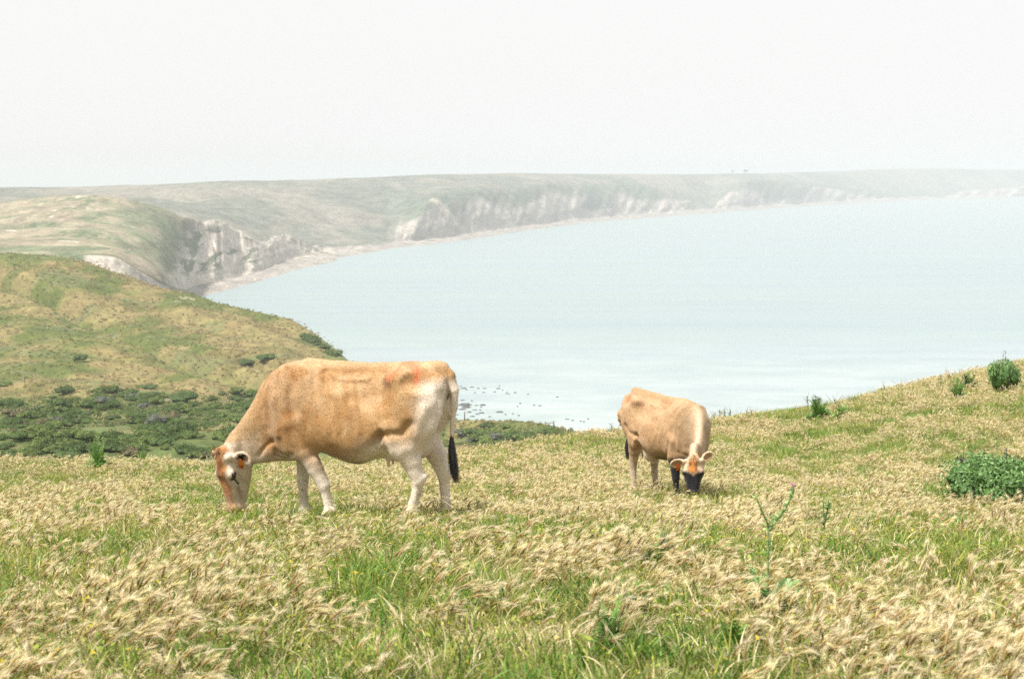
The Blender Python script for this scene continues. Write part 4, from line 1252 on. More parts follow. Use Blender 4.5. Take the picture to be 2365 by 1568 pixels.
bpy.context.view_layer.update()
def head_at(cw):
    e = [o for o in cw.children if o.name.startswith('eye')]
    return sum((cw.matrix_world @ o.data.vertices[0].co for o in e), Vector()) / len(e)
hd1, hd2 = head_at(cow1), head_at(cow2)
def grazed(x, y):
    """cropped and trodden round the cows"""
    g = 0
    for (px_, py_, rx, ry) in ((p1.x - .1, p1.y - .75, 1.35, .9), (p2.x + .3, p2.y - .7, .8, .9), (hd2.x, hd2.y - .55, .7, .95), (hd1.x, hd1.y - .4, .45, .6)):
        g = np.maximum(g, 1 - sst(.5, 1.1, np.hypot((x - px_) / rx, (y - py_) / ry) + .5 * (fbm(x / .4, y / .4, 2, 66) - .5)))
    return g

def masks(x, y):
    """where the grass is green (no ears), lush, or dense with ears"""
    gp = fbm(x / 1.5, y / 1.9, 3, 101); gl = fbm(x / .62, y / .8, 3, 102); big = fbm(x / 5, y / 6, 2, 103)
    left = sst(.05, -.30, x / np.maximum(y, .1))
    near = 1 - sst(4.2, 7.5, y)
    g = sst(.55, .66, gp + .05 * left + .06 * near * left + .05 * (big - .5))
    return g, sst(.60, .70, gl + .05 * left + .03 * near), big

def grass_layer(name, label, kind, dens, nvar, seed, keep, smin_, smax_, tilt=.14, rz=.6):
    coll = clump_set(name + '_clump', kind, nvar, seed)
    rs = np.random.default_rng(seed + 50)
    Us, Ds = [], []
    for d0, d1, k_ in ((2.4, 6, 1.25), (6, 12, 1.0), (12, 20, .85), (20, 30, .62), (30, 50, .45)):
        umax = .50
        n = int(dens * k_ * umax * (d1 * d1 - d0 * d0))
        u_, d_ = field_points(n, umax, d0, d1, rs); Us.append(u_); Ds.append(d_)
    u_ = np.concatenate(Us); d_ = np.concatenate(Ds)
    # stop a little past the brow
    uc = np.array([c[0] for c in pasture_cols]); dc = np.array([c[1][8][0] for c in pasture_cols])
    ok = d_ < np.interp(u_, uc, dc) + 3.5
    u_, d_ = u_[ok], d_[ok]
    x = u_ * d_; y = d_
    ok = rs.uniform(0, 1, len(x)) < keep(x, y)
    u_, d_, x, y = u_[ok], d_[ok], x[ok], y[ok]
    z = past_z(u_, d_)
    n = len(x)
    rot = np.stack([rs.normal(0, tilt, n), rs.normal(.10, tilt * 1.4, n), rs.normal(0, rz, n) + .25 * (fbm(x / 2, y / 2, 2, 7) - .5)], 1)
    s = rs.uniform(smin_, smax_, n) * (.85 + .3 * fbm(x / 1.2, y / 1.2, 2, 9)) * (1 + .18 * sst(18, 35, d_))
    o = scatter(name, np.stack([x, y, z - .005], 1), rot, np.stack([s, s, s * rs.uniform(.85, 1.15, n)], 1), rs.integers(0, nvar, n), coll)
    tag(o, label, 'grass', kind='stuff')
    return n

def k_fox(x, y):
    g, l, big = masks(x, y)
    right = sst(-.1, .25, x / np.maximum(y, .1))
    return np.clip((.78 + .22 * right + .25 * (big - .5)) * (1 - .90 * g) * (1 - .85 * l) * (1 - .88 * grazed(x, y)), .02, 1)
def k_green(x, y):
    g, l, big = masks(x, y)
    right = sst(-.1, .25, x / np.maximum(y, .1))
    return np.clip(.95 - .25 * right + .2 * g, 0, 1) * (1 - .5 * l)
def k_lush(x, y):
    g, l, big = masks(x, y)
    return np.clip(.10 + .9 * l + .3 * g, 0, 1)
def k_straw(x, y):
    g, l, big = masks(x, y)
    return np.clip(.75 - .5 * g - .5 * l, .1, 1) * (1 - .5 * grazed(x, y))
cnt = [grass_layer('barley_grass', 'pale feathery seed heads of wild barley bent by the wind', 'foxtail', 30, 14, 200, k_fox, .75, 1.15),
       grass_layer('green_grass', 'short green grass and small leaves between the seed heads', 'green', 44, 8, 300, k_green, .8, 1.25, .15, 3),
       grass_layer('lush_grass', 'darker lush green grass tufts in the pasture', 'lush', 46, 6, 400, k_lush, .7, 1.2, .15, 3),
       grass_layer('dry_stalks', 'taller dry stalks and fallen straws scattered through the pasture', 'stalk', 5, 8, 600, lambda x, y: .35 + .65 * fbm(x / 2.5, y / 2.5, 2, 44), .8, 1.25, .15, 3),
       grass_layer('straw_grass', 'dry straw coloured blades under the seed heads', 'straw', 34, 6, 500, k_straw, .8, 1.2, .15, 3)]
print('GRASS', cnt)

# ------------------------------------------------------------------ tufts of dry and green grass on the golden hills
def tuft_set(cname, pals, nvar, seed, hmin, hmax):
    c = bpy.data.collections.new(cname)
    for v in range(nvar):
        rs = np.random.default_rng(seed + v); mb = MB()
        for i in range(26):
            q = rs.uniform(0, 6.28); r = .5 * math.sqrt(rs.uniform()); b_ = np.array((r * math.cos(q), r * math.sin(q), -.03)); h = rs.uniform(hmin, hmax) * (1 - .5 * r / .5)
            f_ = rs.uniform(0, 6.28); sd = np.array((math.cos(f_), math.sin(f_), 0)) * rs.uniform(.05, .13)
            tp = b_ + np.array((rs.normal(.12, .12), rs.normal(0, .12), h))
            cc = pals[rs.integers(len(pals))] * rs.uniform(.85, 1.2)
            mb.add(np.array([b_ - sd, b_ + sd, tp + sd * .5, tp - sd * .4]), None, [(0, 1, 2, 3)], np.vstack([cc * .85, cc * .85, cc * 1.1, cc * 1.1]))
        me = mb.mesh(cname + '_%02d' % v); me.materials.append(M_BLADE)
        c.objects.link(bpy.data.objects.new(cname + '_%02d' % v, me))
    return c

MIDU = MID[0]; 
def mid_points(n, rs, dens):
    """points on the golden hillside chosen by a weight grid, spread evenly over the picture"""
    wgt = dens.ravel(); wgt = wgt / wgt.sum()
    k_ = rs.choice(len(wgt), n, p=wgt)
    iu, it = np.unravel_index(k_, dens.shape)
    return np.stack([MID[1][iu, it], MID[2][iu, it], MID[3][iu, it]], 1) + rs.normal(0, 1, (n, 3)) * np.array((.5, .6, 0)) * (MID[2][iu, it] / 250)[:, None]

rs_ = np.random.default_rng(900)
_vis = sst(1.2, 1.6, MID[4]) * (1 - sst(6.4, 6.9, MID[4]))
_dw = _vis * (MID[2] / 250) ** .5
for nm, lab, pals, n_, dens, sd_ in (
        ('dry_hill_grass', 'tussocks of dry golden grass on the rolling hill', [C3(.45, .37, .20), C3(.38, .31, .155), C3(.32, .265, .12)], 16000, _dw * (1 - .9 * MID[5]) * (1 - .8 * MID[6]), 910),
        ('green_hill_grass', 'tussocks of green grass in the hollows of the hill', [C3(.23, .26, .09), C3(.17, .21, .07), C3(.28, .30, .11)], 14000, _dw * (.06 + MID[5] + .5 * MID[6]), 930)):
    cl_ = tuft_set(nm + '_tuft', pals, 6, sd_, .25, .6)
    P_ = mid_points(n_, rs_, dens)
    s_ = rs_.uniform(.35, .9, n_) * (P_[:, 1] / 260) ** .35
    o_ = scatter(nm, P_, np.stack([rs_.normal(0, .1, n_), rs_.normal(0, .1, n_), rs_.uniform(0, 6.28, n_)], 1), np.stack([s_, s_, s_ * rs_.uniform(.6, 1.2, n_)], 1), rs_.integers(0, 6, n_), cl_)
    tag(o_, lab, 'grass', kind='stuff')

# ------------------------------------------------------------------ bushes
def bush_mesh(name, seed, nleaf, leaf, pal, lobes=7, flat=.75, core=True, spread=1.0):
    """lumpy crown of leaf-sized faces, about 1 m across and 'flat' high, sitting on z = 0"""
    rs = np.random.default_rng(seed); mb = MB()
    cen = [(np.array((rs.normal(0, .2) * spread, rs.normal(0, .2) * spread, flat * rs.uniform(.25, .55))), rs.uniform(.20, .34)) for _ in range(lobes)]
    cen.append((np.array((0, 0, flat * .38)), .33))
    if core:
        for c0, r0 in cen:
            th = np.linspace(0, math.pi, 5); ph = np.linspace(0, 2 * math.pi, 8, endpoint=False)
            V = np.array([c0 + np.array((math.sin(a) * math.cos(b), math.sin(a) * math.sin(b), math.cos(a) * flat)) * r0 * .72 for a in th for b in ph])
            V[:, 2] = np.maximum(V[:, 2], 0.0)
            mb.add(V, None, [(i * 8 + j, i * 8 + (j + 1) % 8, (i + 1) * 8 + (j + 1) % 8, (i + 1) * 8 + j) for i in range(4) for j in range(8)], pal[0] * .8)
    for i in range(nleaf):
        c0, r0 = cen[rs.integers(len(cen))]
        dv = rs.normal(0, 1, 3); dv /= np.linalg.norm(dv)
        if dv[2] < -.3: dv[2] *= -1
        p = c0 + dv * r0 * rs.uniform(.72, 1.12) * np.array((1, 1, flat + .1)); p[2] = max(p[2], .01)
        nrm = dv + rs.normal(0, .55, 3); nrm /= np.linalg.norm(nrm)
        a_ = np.cross(nrm, rs.normal(0, 1, 3)); a_ /= np.linalg.norm(a_); b_ = np.cross(nrm, a_)
        s = leaf * rs.uniform(.6, 1.35)
        cc = pal[rs.integers(len(pal))] * rs.uniform(.7, 1.3)
        mb.add(np.array([p - a_ * s, p + b_ * s * .55 + nrm * s * .15, p + a_ * s, p - b_ * s * .55 + nrm * s * .15]), None, [(0, 1, 2, 3)], cc)
    return mb.mesh(name, False)

def twigs(name, seed, n=9, h=.55):
    rs = np.random.default_rng(seed); mb = MB()
    for i in range(n):
        q = rs.uniform(0, 6.28); e = np.array((math.cos(q) * rs.uniform(.1, .35), math.sin(q) * rs.uniform(.1, .35), h * rs.uniform(.6, 1)))
        Pn = [np.array((math.cos(q) * .03, math.sin(q) * .03, -.03)), e * np.array((.4, .4, .5)), e]
        mb.tube(Pn, [.022, .014, .005], 5, (.12, .09, .06))
    return mb.mesh(name)

DK = [C3(.085, .14, .032), C3(.12, .18, .045), C3(.06, .10, .028)]
MD = [C3(.14, .195, .045), C3(.18, .235, .06), C3(.10, .15, .038)]
GY = [C3(.15, .165, .13), C3(.10, .125, .09), C3(.20, .21, .17)]
BR = [C3(.17, .15, .075), C3(.12, .115, .055), C3(.20, .17, .09)]
FARB = [bush_mesh('scrub_foliage_%d' % i, 600 + i, 300, .045, pal, 8, .62) for i, pal in enumerate((DK, DK, MD, MD, GY, BR, MD, DK))]
for m_ in FARB: m_.materials.append(M_LEAF)

rs_ = np.random.default_rng(640); nb = 0
for k_ in range(700):
    px = rs_.uniform(-70, 640); py = rs_.uniform(905, 1058)
    zone = fbm(np.array([px / 90.0]), np.array([py / 40.0]), 3, 88)[0]
    lim = .60 - .35 * max(0, (945 - py) / 60)
    if px > 520: lim += .05
    if zone < 1 - lim - .08: continue
    h_ = hit(px, py, [B_MID, B_PAST])
    if h_ is None or h_[0].y < 60: continue
    kind = rs_.choice([0, 1, 2, 3, 4, 5, 6, 7], p=[.20, .20, .15, .13, .03, .04, .10, .15])
    o = obj('scrub_bush', FARB[kind], None, None, h_[0] - Vector((0, 0, .1)))
    s_ = rs_.uniform(1.0, 2.4) * (h_[0].y / 170) ** .5
    o.scale = (s_ * rs_.uniform(.9, 1.5), s_, s_ * rs_.uniform(.75, 1.25)); o.rotation_euler = (0, 0, rs_.uniform(0, 6.28))
    look = {4: 'silvery grey', 5: 'dry brownish'}.get(int(kind), 'dark green' if kind in (0, 1, 7) else 'mid green')
    where = 'at the left edge of' if px < 90 else 'left of the tall weed in' if px < 210 else 'behind the tall weed in' if px < 300 else 'right of the tall weed in' if px < 420 else 'above the large cow head in' if px < 540 else 'behind the large cow neck in'
    row = 'upper' if py < 955 else 'middle' if py < 1005 else 'lower'
    tag(o, 'low %s bush %s the %s gully scrub' % (look, where, row), 'bush', '%s bushes %s the %s gully scrub' % (look, where, row))
    nb += 1
    if nb >= 290: break
print('SCRUB', nb)

sc_ = bpy.data.collections.new('low_scrub_clump')
for i, m_ in enumerate(FARB): sc_.objects.link(bpy.data.objects.new('low_scrub_clump_%02d' % i, m_))
P_ = mid_points(2400, rs_, _vis * np.clip(MID[6] - .25, 0, 1) * (.25 + fbm(MID[1] / 6, MID[2] / 6, 3, 91)) ** 2)
s_ = rs_.uniform(.5, 1.3, 2400)
tag(scatter('low_scrub', P_ - np.array((0, 0, .08)), np.stack([0 * s_, 0 * s_, rs_.uniform(0, 6.28, 2400)], 1), np.stack([s_ * 1.3, s_, s_ * rs_.uniform(.6, 1.1, 2400)], 1), np.array((0, 1, 2, 3, 0, 5, 6, 7))[rs_.integers(0, 8, 2400)], sc_),
    'low mixed undergrowth between the bushes of the gully', 'scrub', kind='stuff')

def place_bush(px, py, wpx, hpx, mesh, label, group=None, name='bush', rz=0.0):
    h_ = hit(px, py, [B_MID, B_PAST])
    p = h_[0]; m_per = p.y / F
    o = obj(name, mesh, None, None, p - Vector((0, 0, .05)))
    o.scale = (wpx * m_per, wpx * m_per, hpx * m_per / .75); o.rotation_euler = (0, 0, rz)
    tag(o, label, 'bush', group)
    return o
BIGB = [bush_mesh('bush_foliage_%d' % i, 660 + i, 900, .026, pal, 9, .75) for i, pal in enumerate((DK, MD, GY))]
for m_ in BIGB: m_.materials.append(M_LEAF)
place_bush(428, 930, 78, 36, BIGB[0], 'broad dark green bush behind the wooden gate on the hill', rz=.5)
place_bush(236, 936, 42, 28, BIGB[2], 'round grey bush standing alone at the upper edge of scrub', rz=1.1)
place_bush(338, 898, 46, 14, BIGB[0], 'flat dark bush uphill and left of the broad dark bush', rz=2)
place_bush(380, 921, 34, 18, BIGB[1], 'small dark bush just left of the broad dark bush', rz=2.6)
place_bush(6, 893, 46, 18, BIGB[1], 'dark bush cut by the left picture edge on the slope', rz=.2)
place_bush(358, 985, 46, 40, BIGB[2], 'pale topped grey green bush in the middle of scrub', rz=.9)
place_bush(185, 835, 30, 22, BIGB[0], 'narrow dark bush in the upper swale of the golden hill', rz=1.9)
place_bush(152, 1060, 60, 26, BIGB[0], 'dark blue green bush just beyond the pasture brow, far left', rz=1.4)
place_bush(570, 842, 50, 16, BIGB[0], 'dark thicket on the slope above the large cow, left one', rz=.4)
place_bush(612, 832, 44, 20, BIGB[0], 'dark thicket on the slope above the large cow, right one', rz=2.4)
place_bush(548, 938, 22, 8, BIGB[1], 'tiny green bush beside the large cow neck on the hill', rz=1)
rs_ = np.random.default_rng(650)
for i in range(16):
    tt = rs_.uniform(0, 1); px = 700 + 96 * tt; py = 765 + 60 * tt + rs_.uniform(4, 16)
    h_ = hit(px, py, [B_MID])
    if h_ is None or h_[0].y > 480: continue
    o = obj('scrub_bush', FARB[(0, 1, 7)[i % 3]], None, None, h_[0] - Vector((0, 0, .2)))
    s_ = rs_.uniform(1.6, 3.4); o.scale = (s_ * 1.3, s_, s_ * .9); o.rotation_euler = (0, 0, rs_.uniform(0, 6))
    tag(o, 'dark scrub bush on the steep brow where the golden hill drops to the bay', 'bush', 'bushes on the brow of the golden hill')
for i in range(34):
    px = rs_.uniform(1062, 1300); py = rs_.uniform(985, 1030) + 12 * max(0, (px - 1200) / 100)
    h_ = hit(px, py, [B_MID, B_PAST])
    if h_ is None or h_[0].y < 60: continue
    o = obj('scrub_bush', FARB[(2, 3, 0, 6, 4)[i % 5]], None, None, h_[0] - Vector((0, 0, .15)))
    s_ = rs_.uniform(1.4, 3.0); o.scale = (s_ * 1.4, s_, s_ * .9); o.rotation_euler = (0, 0, rs_.uniform(0, 6))
    lk_ = 'silvery grey' if i % 5 == 4 else 'dark green' if i % 5 == 2 else 'green'; wh_ = 'beside the large cow tail' if px < 1130 else 'in the middle of the spur' if px < 1215 else 'below the wooden fence corner'
    tag(o, '%s bush on the spur, %s' % (lk_, wh_), 'bush', '%s bushes %s' % (lk_, wh_))

# ------------------------------------------------------------------ fence on the hill
M_WOOD = mat_plain('weathered_wood_material', (.20, .175, .15), .9, .2, 9, .01)
M_PALE = mat_plain('pale_wood_material', (.42, .38, .31), .9, .15, 9, .01)
def post_mesh(name, h, r=.09):
    mb = MB(); mb.tube([(0, 0, -.4), (0, 0, h * .5), (0.01, 0, h - .02), (.01, 0, h)], [r * 1.05, r, r * .95, r * .7], 7)
    return mb.mesh(name)
PM = post_mesh('fence_post_mesh', 1.35)
def fpost(px, py, lab, hh=1.0, rr=1.0, tilt=0.0, grp='fence posts on the hill', m=M_WOOD):
    while hit(px, py, [B_MID, B_PAST]) is None: py += 1
    h_ = hit(px, py, [B_MID, B_PAST])[0]
    o = obj('fence_post', PM, m, None, h_); o.scale = (rr, rr, hh); o.rotation_euler = (0, tilt, 0)
    tag(o, lab, 'fence post', grp); return o
fpost(1073, 969.5, 'lone fence post on the spur beside the large cow tail', 1.15, 1.1)
for px, py, lab in ((291, 926, 'thin fence post between round grey bush and wooden gate'), (165, 905, 'pale fence post in dry grass left of the round grey bush'),
                    (452, 930, 'fence post at the foot of the broad dark bush'), (529, 934, 'fence post nearest the large cow neck'), (57, 884, 'pale fence post near the left edge of slope')):
    fpost(px, py, lab, 1.1, .8)
# braced corner of the fence
h_ = hit(1269, 990, [B_MID])[0]; m_per = h_.y / F
br = bpy.data.objects.new('fence_brace', None); COL.objects.link(br); br.location = h_
tag(br, 'wooden fence corner with rail and slanting strut on the spur', 'fence')
W_ = 19 * m_per; HB = 17 * m_per
def beam(name, a, b, r):
    mb = MB(); a, b = np.array(a, float), np.array(b, float); mb.tube([a, a + (b - a) * .5, b], [r, r * .97, r * .92], 7)
    return obj(name, mb.mesh(name), M_WOOD, br)
beam('post', (-W_ / 2, 0, -.6), (-W_ / 2, 0, HB), .10); beam('post', (W_ / 2, 0, -.6), (W_ / 2 + .02, 0, HB * 1.1), .11)
beam('rail', (-W_ / 2 - .1, -.02, HB * .80), (W_ / 2 + .1, -.02, HB * .84), .065)
beam('strut', (W_ / 2 + .02, .03, HB * .66), (W_ / 2 + 8.5 * m_per, .03, -.35), .08)
# gate
h_ = hit(393, 930, [B_MID])[0]; m_per = h_.y / F
gt = bpy.data.objects.new('gate', None); COL.objects.link(gt); gt.location = h_
tag(gt, 'small pale wooden gate below the broad dark bush', 'gate')
gw, gh = 36 * m_per, 10 * m_per
for nm, a, b, r in (('post', (-gw / 2, 0, -.5), (-gw / 2, 0, gh * 1.1), .1), ('post', (gw / 2, 0, -.5), (gw / 2, 0, gh * 1.15), .1), ('post', (gw * .12, 0, -.5), (gw * .12, 0, gh), .08),
                    ('rail', (-gw / 2, -.05, gh * .9), (gw / 2, -.05, gh * .86), .06), ('rail', (-gw / 2, -.05, gh * .5), (gw / 2, -.05, gh * .48), .06)):
    mb = MB(); a, b = np.array(a, float), np.array(b, float); mb.tube([a, (a + b) / 2, b], [r, r * .96, r * .9], 6)
    obj(nm, mb.mesh(nm), M_PALE, gt)

# ------------------------------------------------------------------ rocks in the surf
def rock_mesh(name, seed):
    rs = np.random.default_rng(seed); V = []; nt_, np_ = 8, 12
    for i in range(nt_ + 1):
        for j in range(np_):
            a, b = math.pi * i / nt_, 2 * math.pi * j / np_
            V.append((math.sin(a) * math.cos(b), math.sin(a) * math.sin(b), math.cos(a)))
    V = np.array(V); n_ = fbm3(V[:, 0] * 1.6 + seed, V[:, 1] * 1.6, V[:, 2] * 1.6, 3, seed)
    V = V * (.55 + .9 * n_)[:, None] * .5
    q_ = [(i * np_ + j, (i + 1) * np_ + j, (i + 1) * np_ + (j + 1) % np_, i * np_ + (j + 1) % np_) for i in range(nt_) for j in range(np_)]
    return mesh_np(name, V, np.array(q_), smooth=False)
M_ROCK = mat_plain('wet_rock_material', (.085, .085, .085), .7, .3, .8, .15, .3)
ROCKS = [rock_mesh('rock_mesh_%d' % i, 700 + i) for i in range(6)]
for r_ in ROCKS: r_.materials.append(M_ROCK)
RK = [(430,335,60),(480,355,80),(570,345,70),(650,360,40),(735,360,50),(905,362,70),(920,328,20),(960,385,25),(1020,410,20),(1005,428,25),(1040,432,25),(1120,415,35),(1285,438,30),(1655,472,40),(720,412,60),(610,418,20),
      (575,522,25),(480,570,180),(630,575,60),(710,572,110),(690,600,25),(605,632,70),(680,635,30),(500,600,130),(450,625,110),(540,660,90),(690,670,90),(640,687,50),(380,693,70),(575,715,80),(925,658,110),(1000,693,30),
      (1090,683,30),(1165,706,30),(800,720,40),(1185,553,30),(1150,592,20),(1360,575,40),(1430,580,50),(1780,750,60),(1850,765,35),(1950,778,25),(1990,783,30),(2045,748,35),(860,405,40),(450,510,60),(505,375,50),(445,362,60)]
rs_ = np.random.default_rng(720)
spec = {(1655, 472): 'lone small rock farthest right in the open water between the cows', (1285, 438): 'small rock at the right end of the upper reef',
        (1780, 750): 'flat rock just above the pasture brow, left of the smaller cow', (2045, 748): 'small rock nearest the smaller cow tail', (925, 658): 'long thin rock awash between reef and wooden fence corner',
        (710, 572): 'widest black rock at the right end of the lower reef'}
for i, (zx_, zy_, zw_) in enumerate(RK):
    px = 985.5 + zx_ * .1823; py = 831.5 + zy_ * .1823
    d_ = CAMZ / -S(py); m_per = d_ / F; wm = zw_ * .1823 * m_per
    p = at(px, py, d_)
    o = obj('sea_rock', ROCKS[i % 6], None, None, (p.x, p.y, -.1 * wm))
    o.scale = (wm * 1.15, wm * rs_.uniform(.7, 1.2), max(.8, min(wm * .42, 2.0))); o.rotation_euler = (0, 0, rs_.uniform(-.4, .4))
    if (zx_, zy_) in spec: tag(o, spec[(zx_, zy_)], 'rock', 'rocks in the surf')
    elif zy_ < 480: tag(o, 'dark rock of the upper scattered reef right of the large cow rump', 'rock', 'rocks of the upper reef')
    elif zx_ < 770: tag(o, 'dark rock of the lower reef beside the large cow tail', 'rock', 'rocks of the lower reef')
    else: tag(o, 'tiny dark rock scattered in pale surf above the spur', 'rock', 'scattered rocks above the spur')

# ------------------------------------------------------------------ far trees on the skyline
def far_tree(px, py, hpx, lab, seed):
    d_ = 4150.0; p = at(px, py, d_); h = hpx * d_ / F
    g_, _n = ground(B_HEAD, p.x, p.y)
    r_ = bpy.data.objects.new('skyline_tree', None); COL.objects.link(r_); r_.location = g_ if g_ else p
    tag(r_, lab, 'tree', 'wind-bent trees on the far ridge')
    mb = MB(); mb.tube([(0, 0, -1), (.1 * h, 0, h * .35), (.16 * h, 0, h * .7)], [h * .06, h * .045, h * .02], 6, (.1, .08, .06)); obj('trunk', mb.mesh('trunk'), M_LEAF, r_)
    c = obj('crown', bush_mesh('crown_mesh', seed, 260, .07, DK, 6, .7), M_LEAF, r_, (.15 * h, 0, h * .35)); c.scale = (h * 1.1, h * 1.1, h * 1.0)
far_tree(1691, 401, 8, 'left of the two tiny trees on the far skyline', 740)
far_tree(1720, 401, 10, 'right and taller of the two tiny trees on the far skyline', 741)

# ------------------------------------------------------------------ leafy plants in the pasture
def past_at(px, py):
    while True:
        h_ = hit(px, py, [B_PAST])
        if h_ is not None and h_[0].y < 60: return h_[0]
        py += 2
NG = [C3(.17, .33, .07), C3(.23, .40, .10), C3(.13, .26, .06), C3(.30, .44, .15)]
BL = [C3(.14, .28, .075), C3(.20, .35, .11), C3(.09, .19, .05), C3(.30, .43, .20)]
def fern_plant(name, px, py, wpx, hpx, pal, nl, lab, seed, cat='plant', up=.9):
    """weed with arching leaves cut into leaflets, rising from one root"""
    p = past_at(px, py); m_per = p.y / F; W = wpx * m_per / 2; H_ = hpx * m_per
    r_ = bpy.data.objects.new(name, None); COL.objects.link(r_); r_.location = p; tag(r_, lab, cat)
    rs = np.random.default_rng(seed); mb = MB()
    for i in range(nl):
        an = rs.uniform(0, 6.28); el = rs.uniform(.15, 1) ** .7; ln = rs.uniform(.6, 1.1); c = pal[rs.integers(len(pal))] * rs.uniform(.75, 1.25)
        tt = np.linspace(0, 1, 8); rad = W * ln * (tt ** 1.1) * (1.1 - .8 * el * up); hz_ = H_ * ln * (tt * el * 1.25 - .45 * tt ** 2 * (1 - el * .6)) + .01
        C_ = np.stack([rad * math.cos(an), rad * math.sin(an), hz_], 1) + np.cumsum(rs.normal(0, .012 * W, (8, 3)), 0)
        mb.tube(C_, np.linspace(.010, .003, 8) * W * 2.2, 4, c * .9, cap=False)
        for k in range(1, 8):
            T_ = C_[k] - C_[k - 1]; T_ = T_ / (np.linalg.norm(T_) + 1e-9); sd = np.cross(T_, (0, 0, 1.0)); sd /= np.linalg.norm(sd) + 1e-9
            for sg in (-1, 1):
                for rep in range(2):
                    b_ = C_[k] - (C_[k] - C_[k - 1]) * .5 * rep
                    L_ = W * rs.uniform(.16, .34) * (1.1 - .09 * k); dr = sd * sg + T_ * rs.uniform(.3, .9) + np.array((0, 0, rs.normal(.1, .35))); dr /= np.linalg.norm(dr)
                    nn = np.cross(dr, T_); 
                    wv = np.cross(dr, nn); wv = wv / (np.linalg.norm(wv) + 1e-9) * L_ * .22
                    mb.add(np.array([b_, b_ + dr * L_ * .5 + wv, b_ + dr * L_, b_ + dr * L_ * .5 - wv]), None, [(0, 1, 2, 3)], c * rs.uniform(.85, 1.2))
    obj('foliage', mb.mesh(name + '_foliage', False), M_LEAF, r_)
    mb = MB(); mb.tube([(0, 0, -.02), (0, 0, .02 + H_ * .2)], [.012 * W * 6, .006 * W * 6], 6, pal[0] * .8); obj('stem', mb.mesh(name + '_stem'), M_LEAF, r_)
    return r_
def leafy(name, px, py, wpx, hpx, pal, nleaf, leaf, lab, grp, seed, lobes=9, cat='shrub', spikes=0):
    p = past_at(px, py); m_per = p.y / F
    r_ = bpy.data.objects.new(name, None); COL.objects.link(r_); r_.location = p - Vector((0, 0, .01)); r_.rotation_euler = (0, 0, seed)
    tag(r_, lab, cat, grp)
    f_ = obj('foliage', bush_mesh(name + '_foliage', seed, nleaf, leaf, pal, lobes, .75, True, 1.5), M_LEAF, r_)
    f_.scale = (wpx * m_per, wpx * m_per * .9, hpx * m_per / .62)
    s_ = obj('stem', twigs(name + '_stems', seed), M_WOOD, r_); s_.scale = f_.scale
    if spikes:
        rs = np.random.default_rng(seed + 5); mb = MB()
        for i in range(spikes):
            x0 = rs.normal(0, .2) * wpx * m_per; h = hpx * m_per * rs.uniform(.9, 1.25)
            mb.tube([(x0, 0, 0), (x0 + .02, 0, h * .6), (x0 + .05 * rs.normal(), 0, h)], [.006, .005, .003], 4, (.15, .2, .08))
            for k in range(14):
                q = rs.uniform(.45, 1); mb.add(np.array((x0 + .02, 0, h * q)) + rs.normal(0, .018, (3, 3)), [(0, 1, 2)], None, (.16, .15, .12))
        obj('flower_spike', mb.mesh('flower_spike', False), M_LEAF, r_)
    return r_
leafy('leafy_shrub', 2292, 1164, 215, 132, BL, 6500, .021, 'large leafy green shrub low in the grass at the right edge', None, 801, 14, spikes=2)
leafy('leafy_shrub', 2316, 908, 66, 84, BL, 2600, .03, 'upright green shrub near the top of the right brow', None, 802, 9, spikes=3)
fern_plant('leafy_plant', 2211, 924, 60, 54, NG, 50, 'small bright green plant left of the upright shrub on brow', 803)
fern_plant('leafy_plant', 2238, 900, 70, 40, GY + NG, 40, 'greyish weed patch between upright shrub and small bright plant', 804)
fern_plant('leafy_plant', 1893, 968, 90, 50, NG, 50, 'wider green plant on the skyline brow right of smaller cow', 805)
fern_plant('leafy_plant', 1944, 968, 60, 38, NG, 40, 'narrow green plant just right of the wider skyline plant', 806)
fern_plant('leafy_plant', 228, 1090, 84, 84, NG, 44, 'bright green tall weed on the left brow of pasture', 807, up=1.0)
fern_plant('leafy_plant', 330, 1074, 50, 56, NG, 26, 'smaller green weed right of the tall weed on left brow', 808, up=1.0)
fern_plant('leafy_plant', 1406, 1503, 150, 110, NG, 70, 'bright blue green leafy weed low in the foreground grass', 809)
fern_plant('leafy_plant', 1462, 1438, 140, 90, NG, 44, 'feathery green weed just behind the blue green one', 810)
fern_plant('leafy_plant', 1690, 1512, 140, 90, LUSH, 34, 'dark green leafy tuft in the foreground left of thistle', 811)
fern_plant('leafy_plant', 1778, 1428, 190, 100, BL, 34, 'spiny leaf rosette at the foot of the tall thistle', 814, up=.5)
fern_plant('leafy_plant', 1520, 1308, 140, 60, NG + GY, 34, 'pale green weed patch between foreground and smaller cow', 812)
fern_plant('leafy_plant', 780, 1130, 40, 22, NG, 22, 'tiny bright green weed by the large cow front hoof', 813)

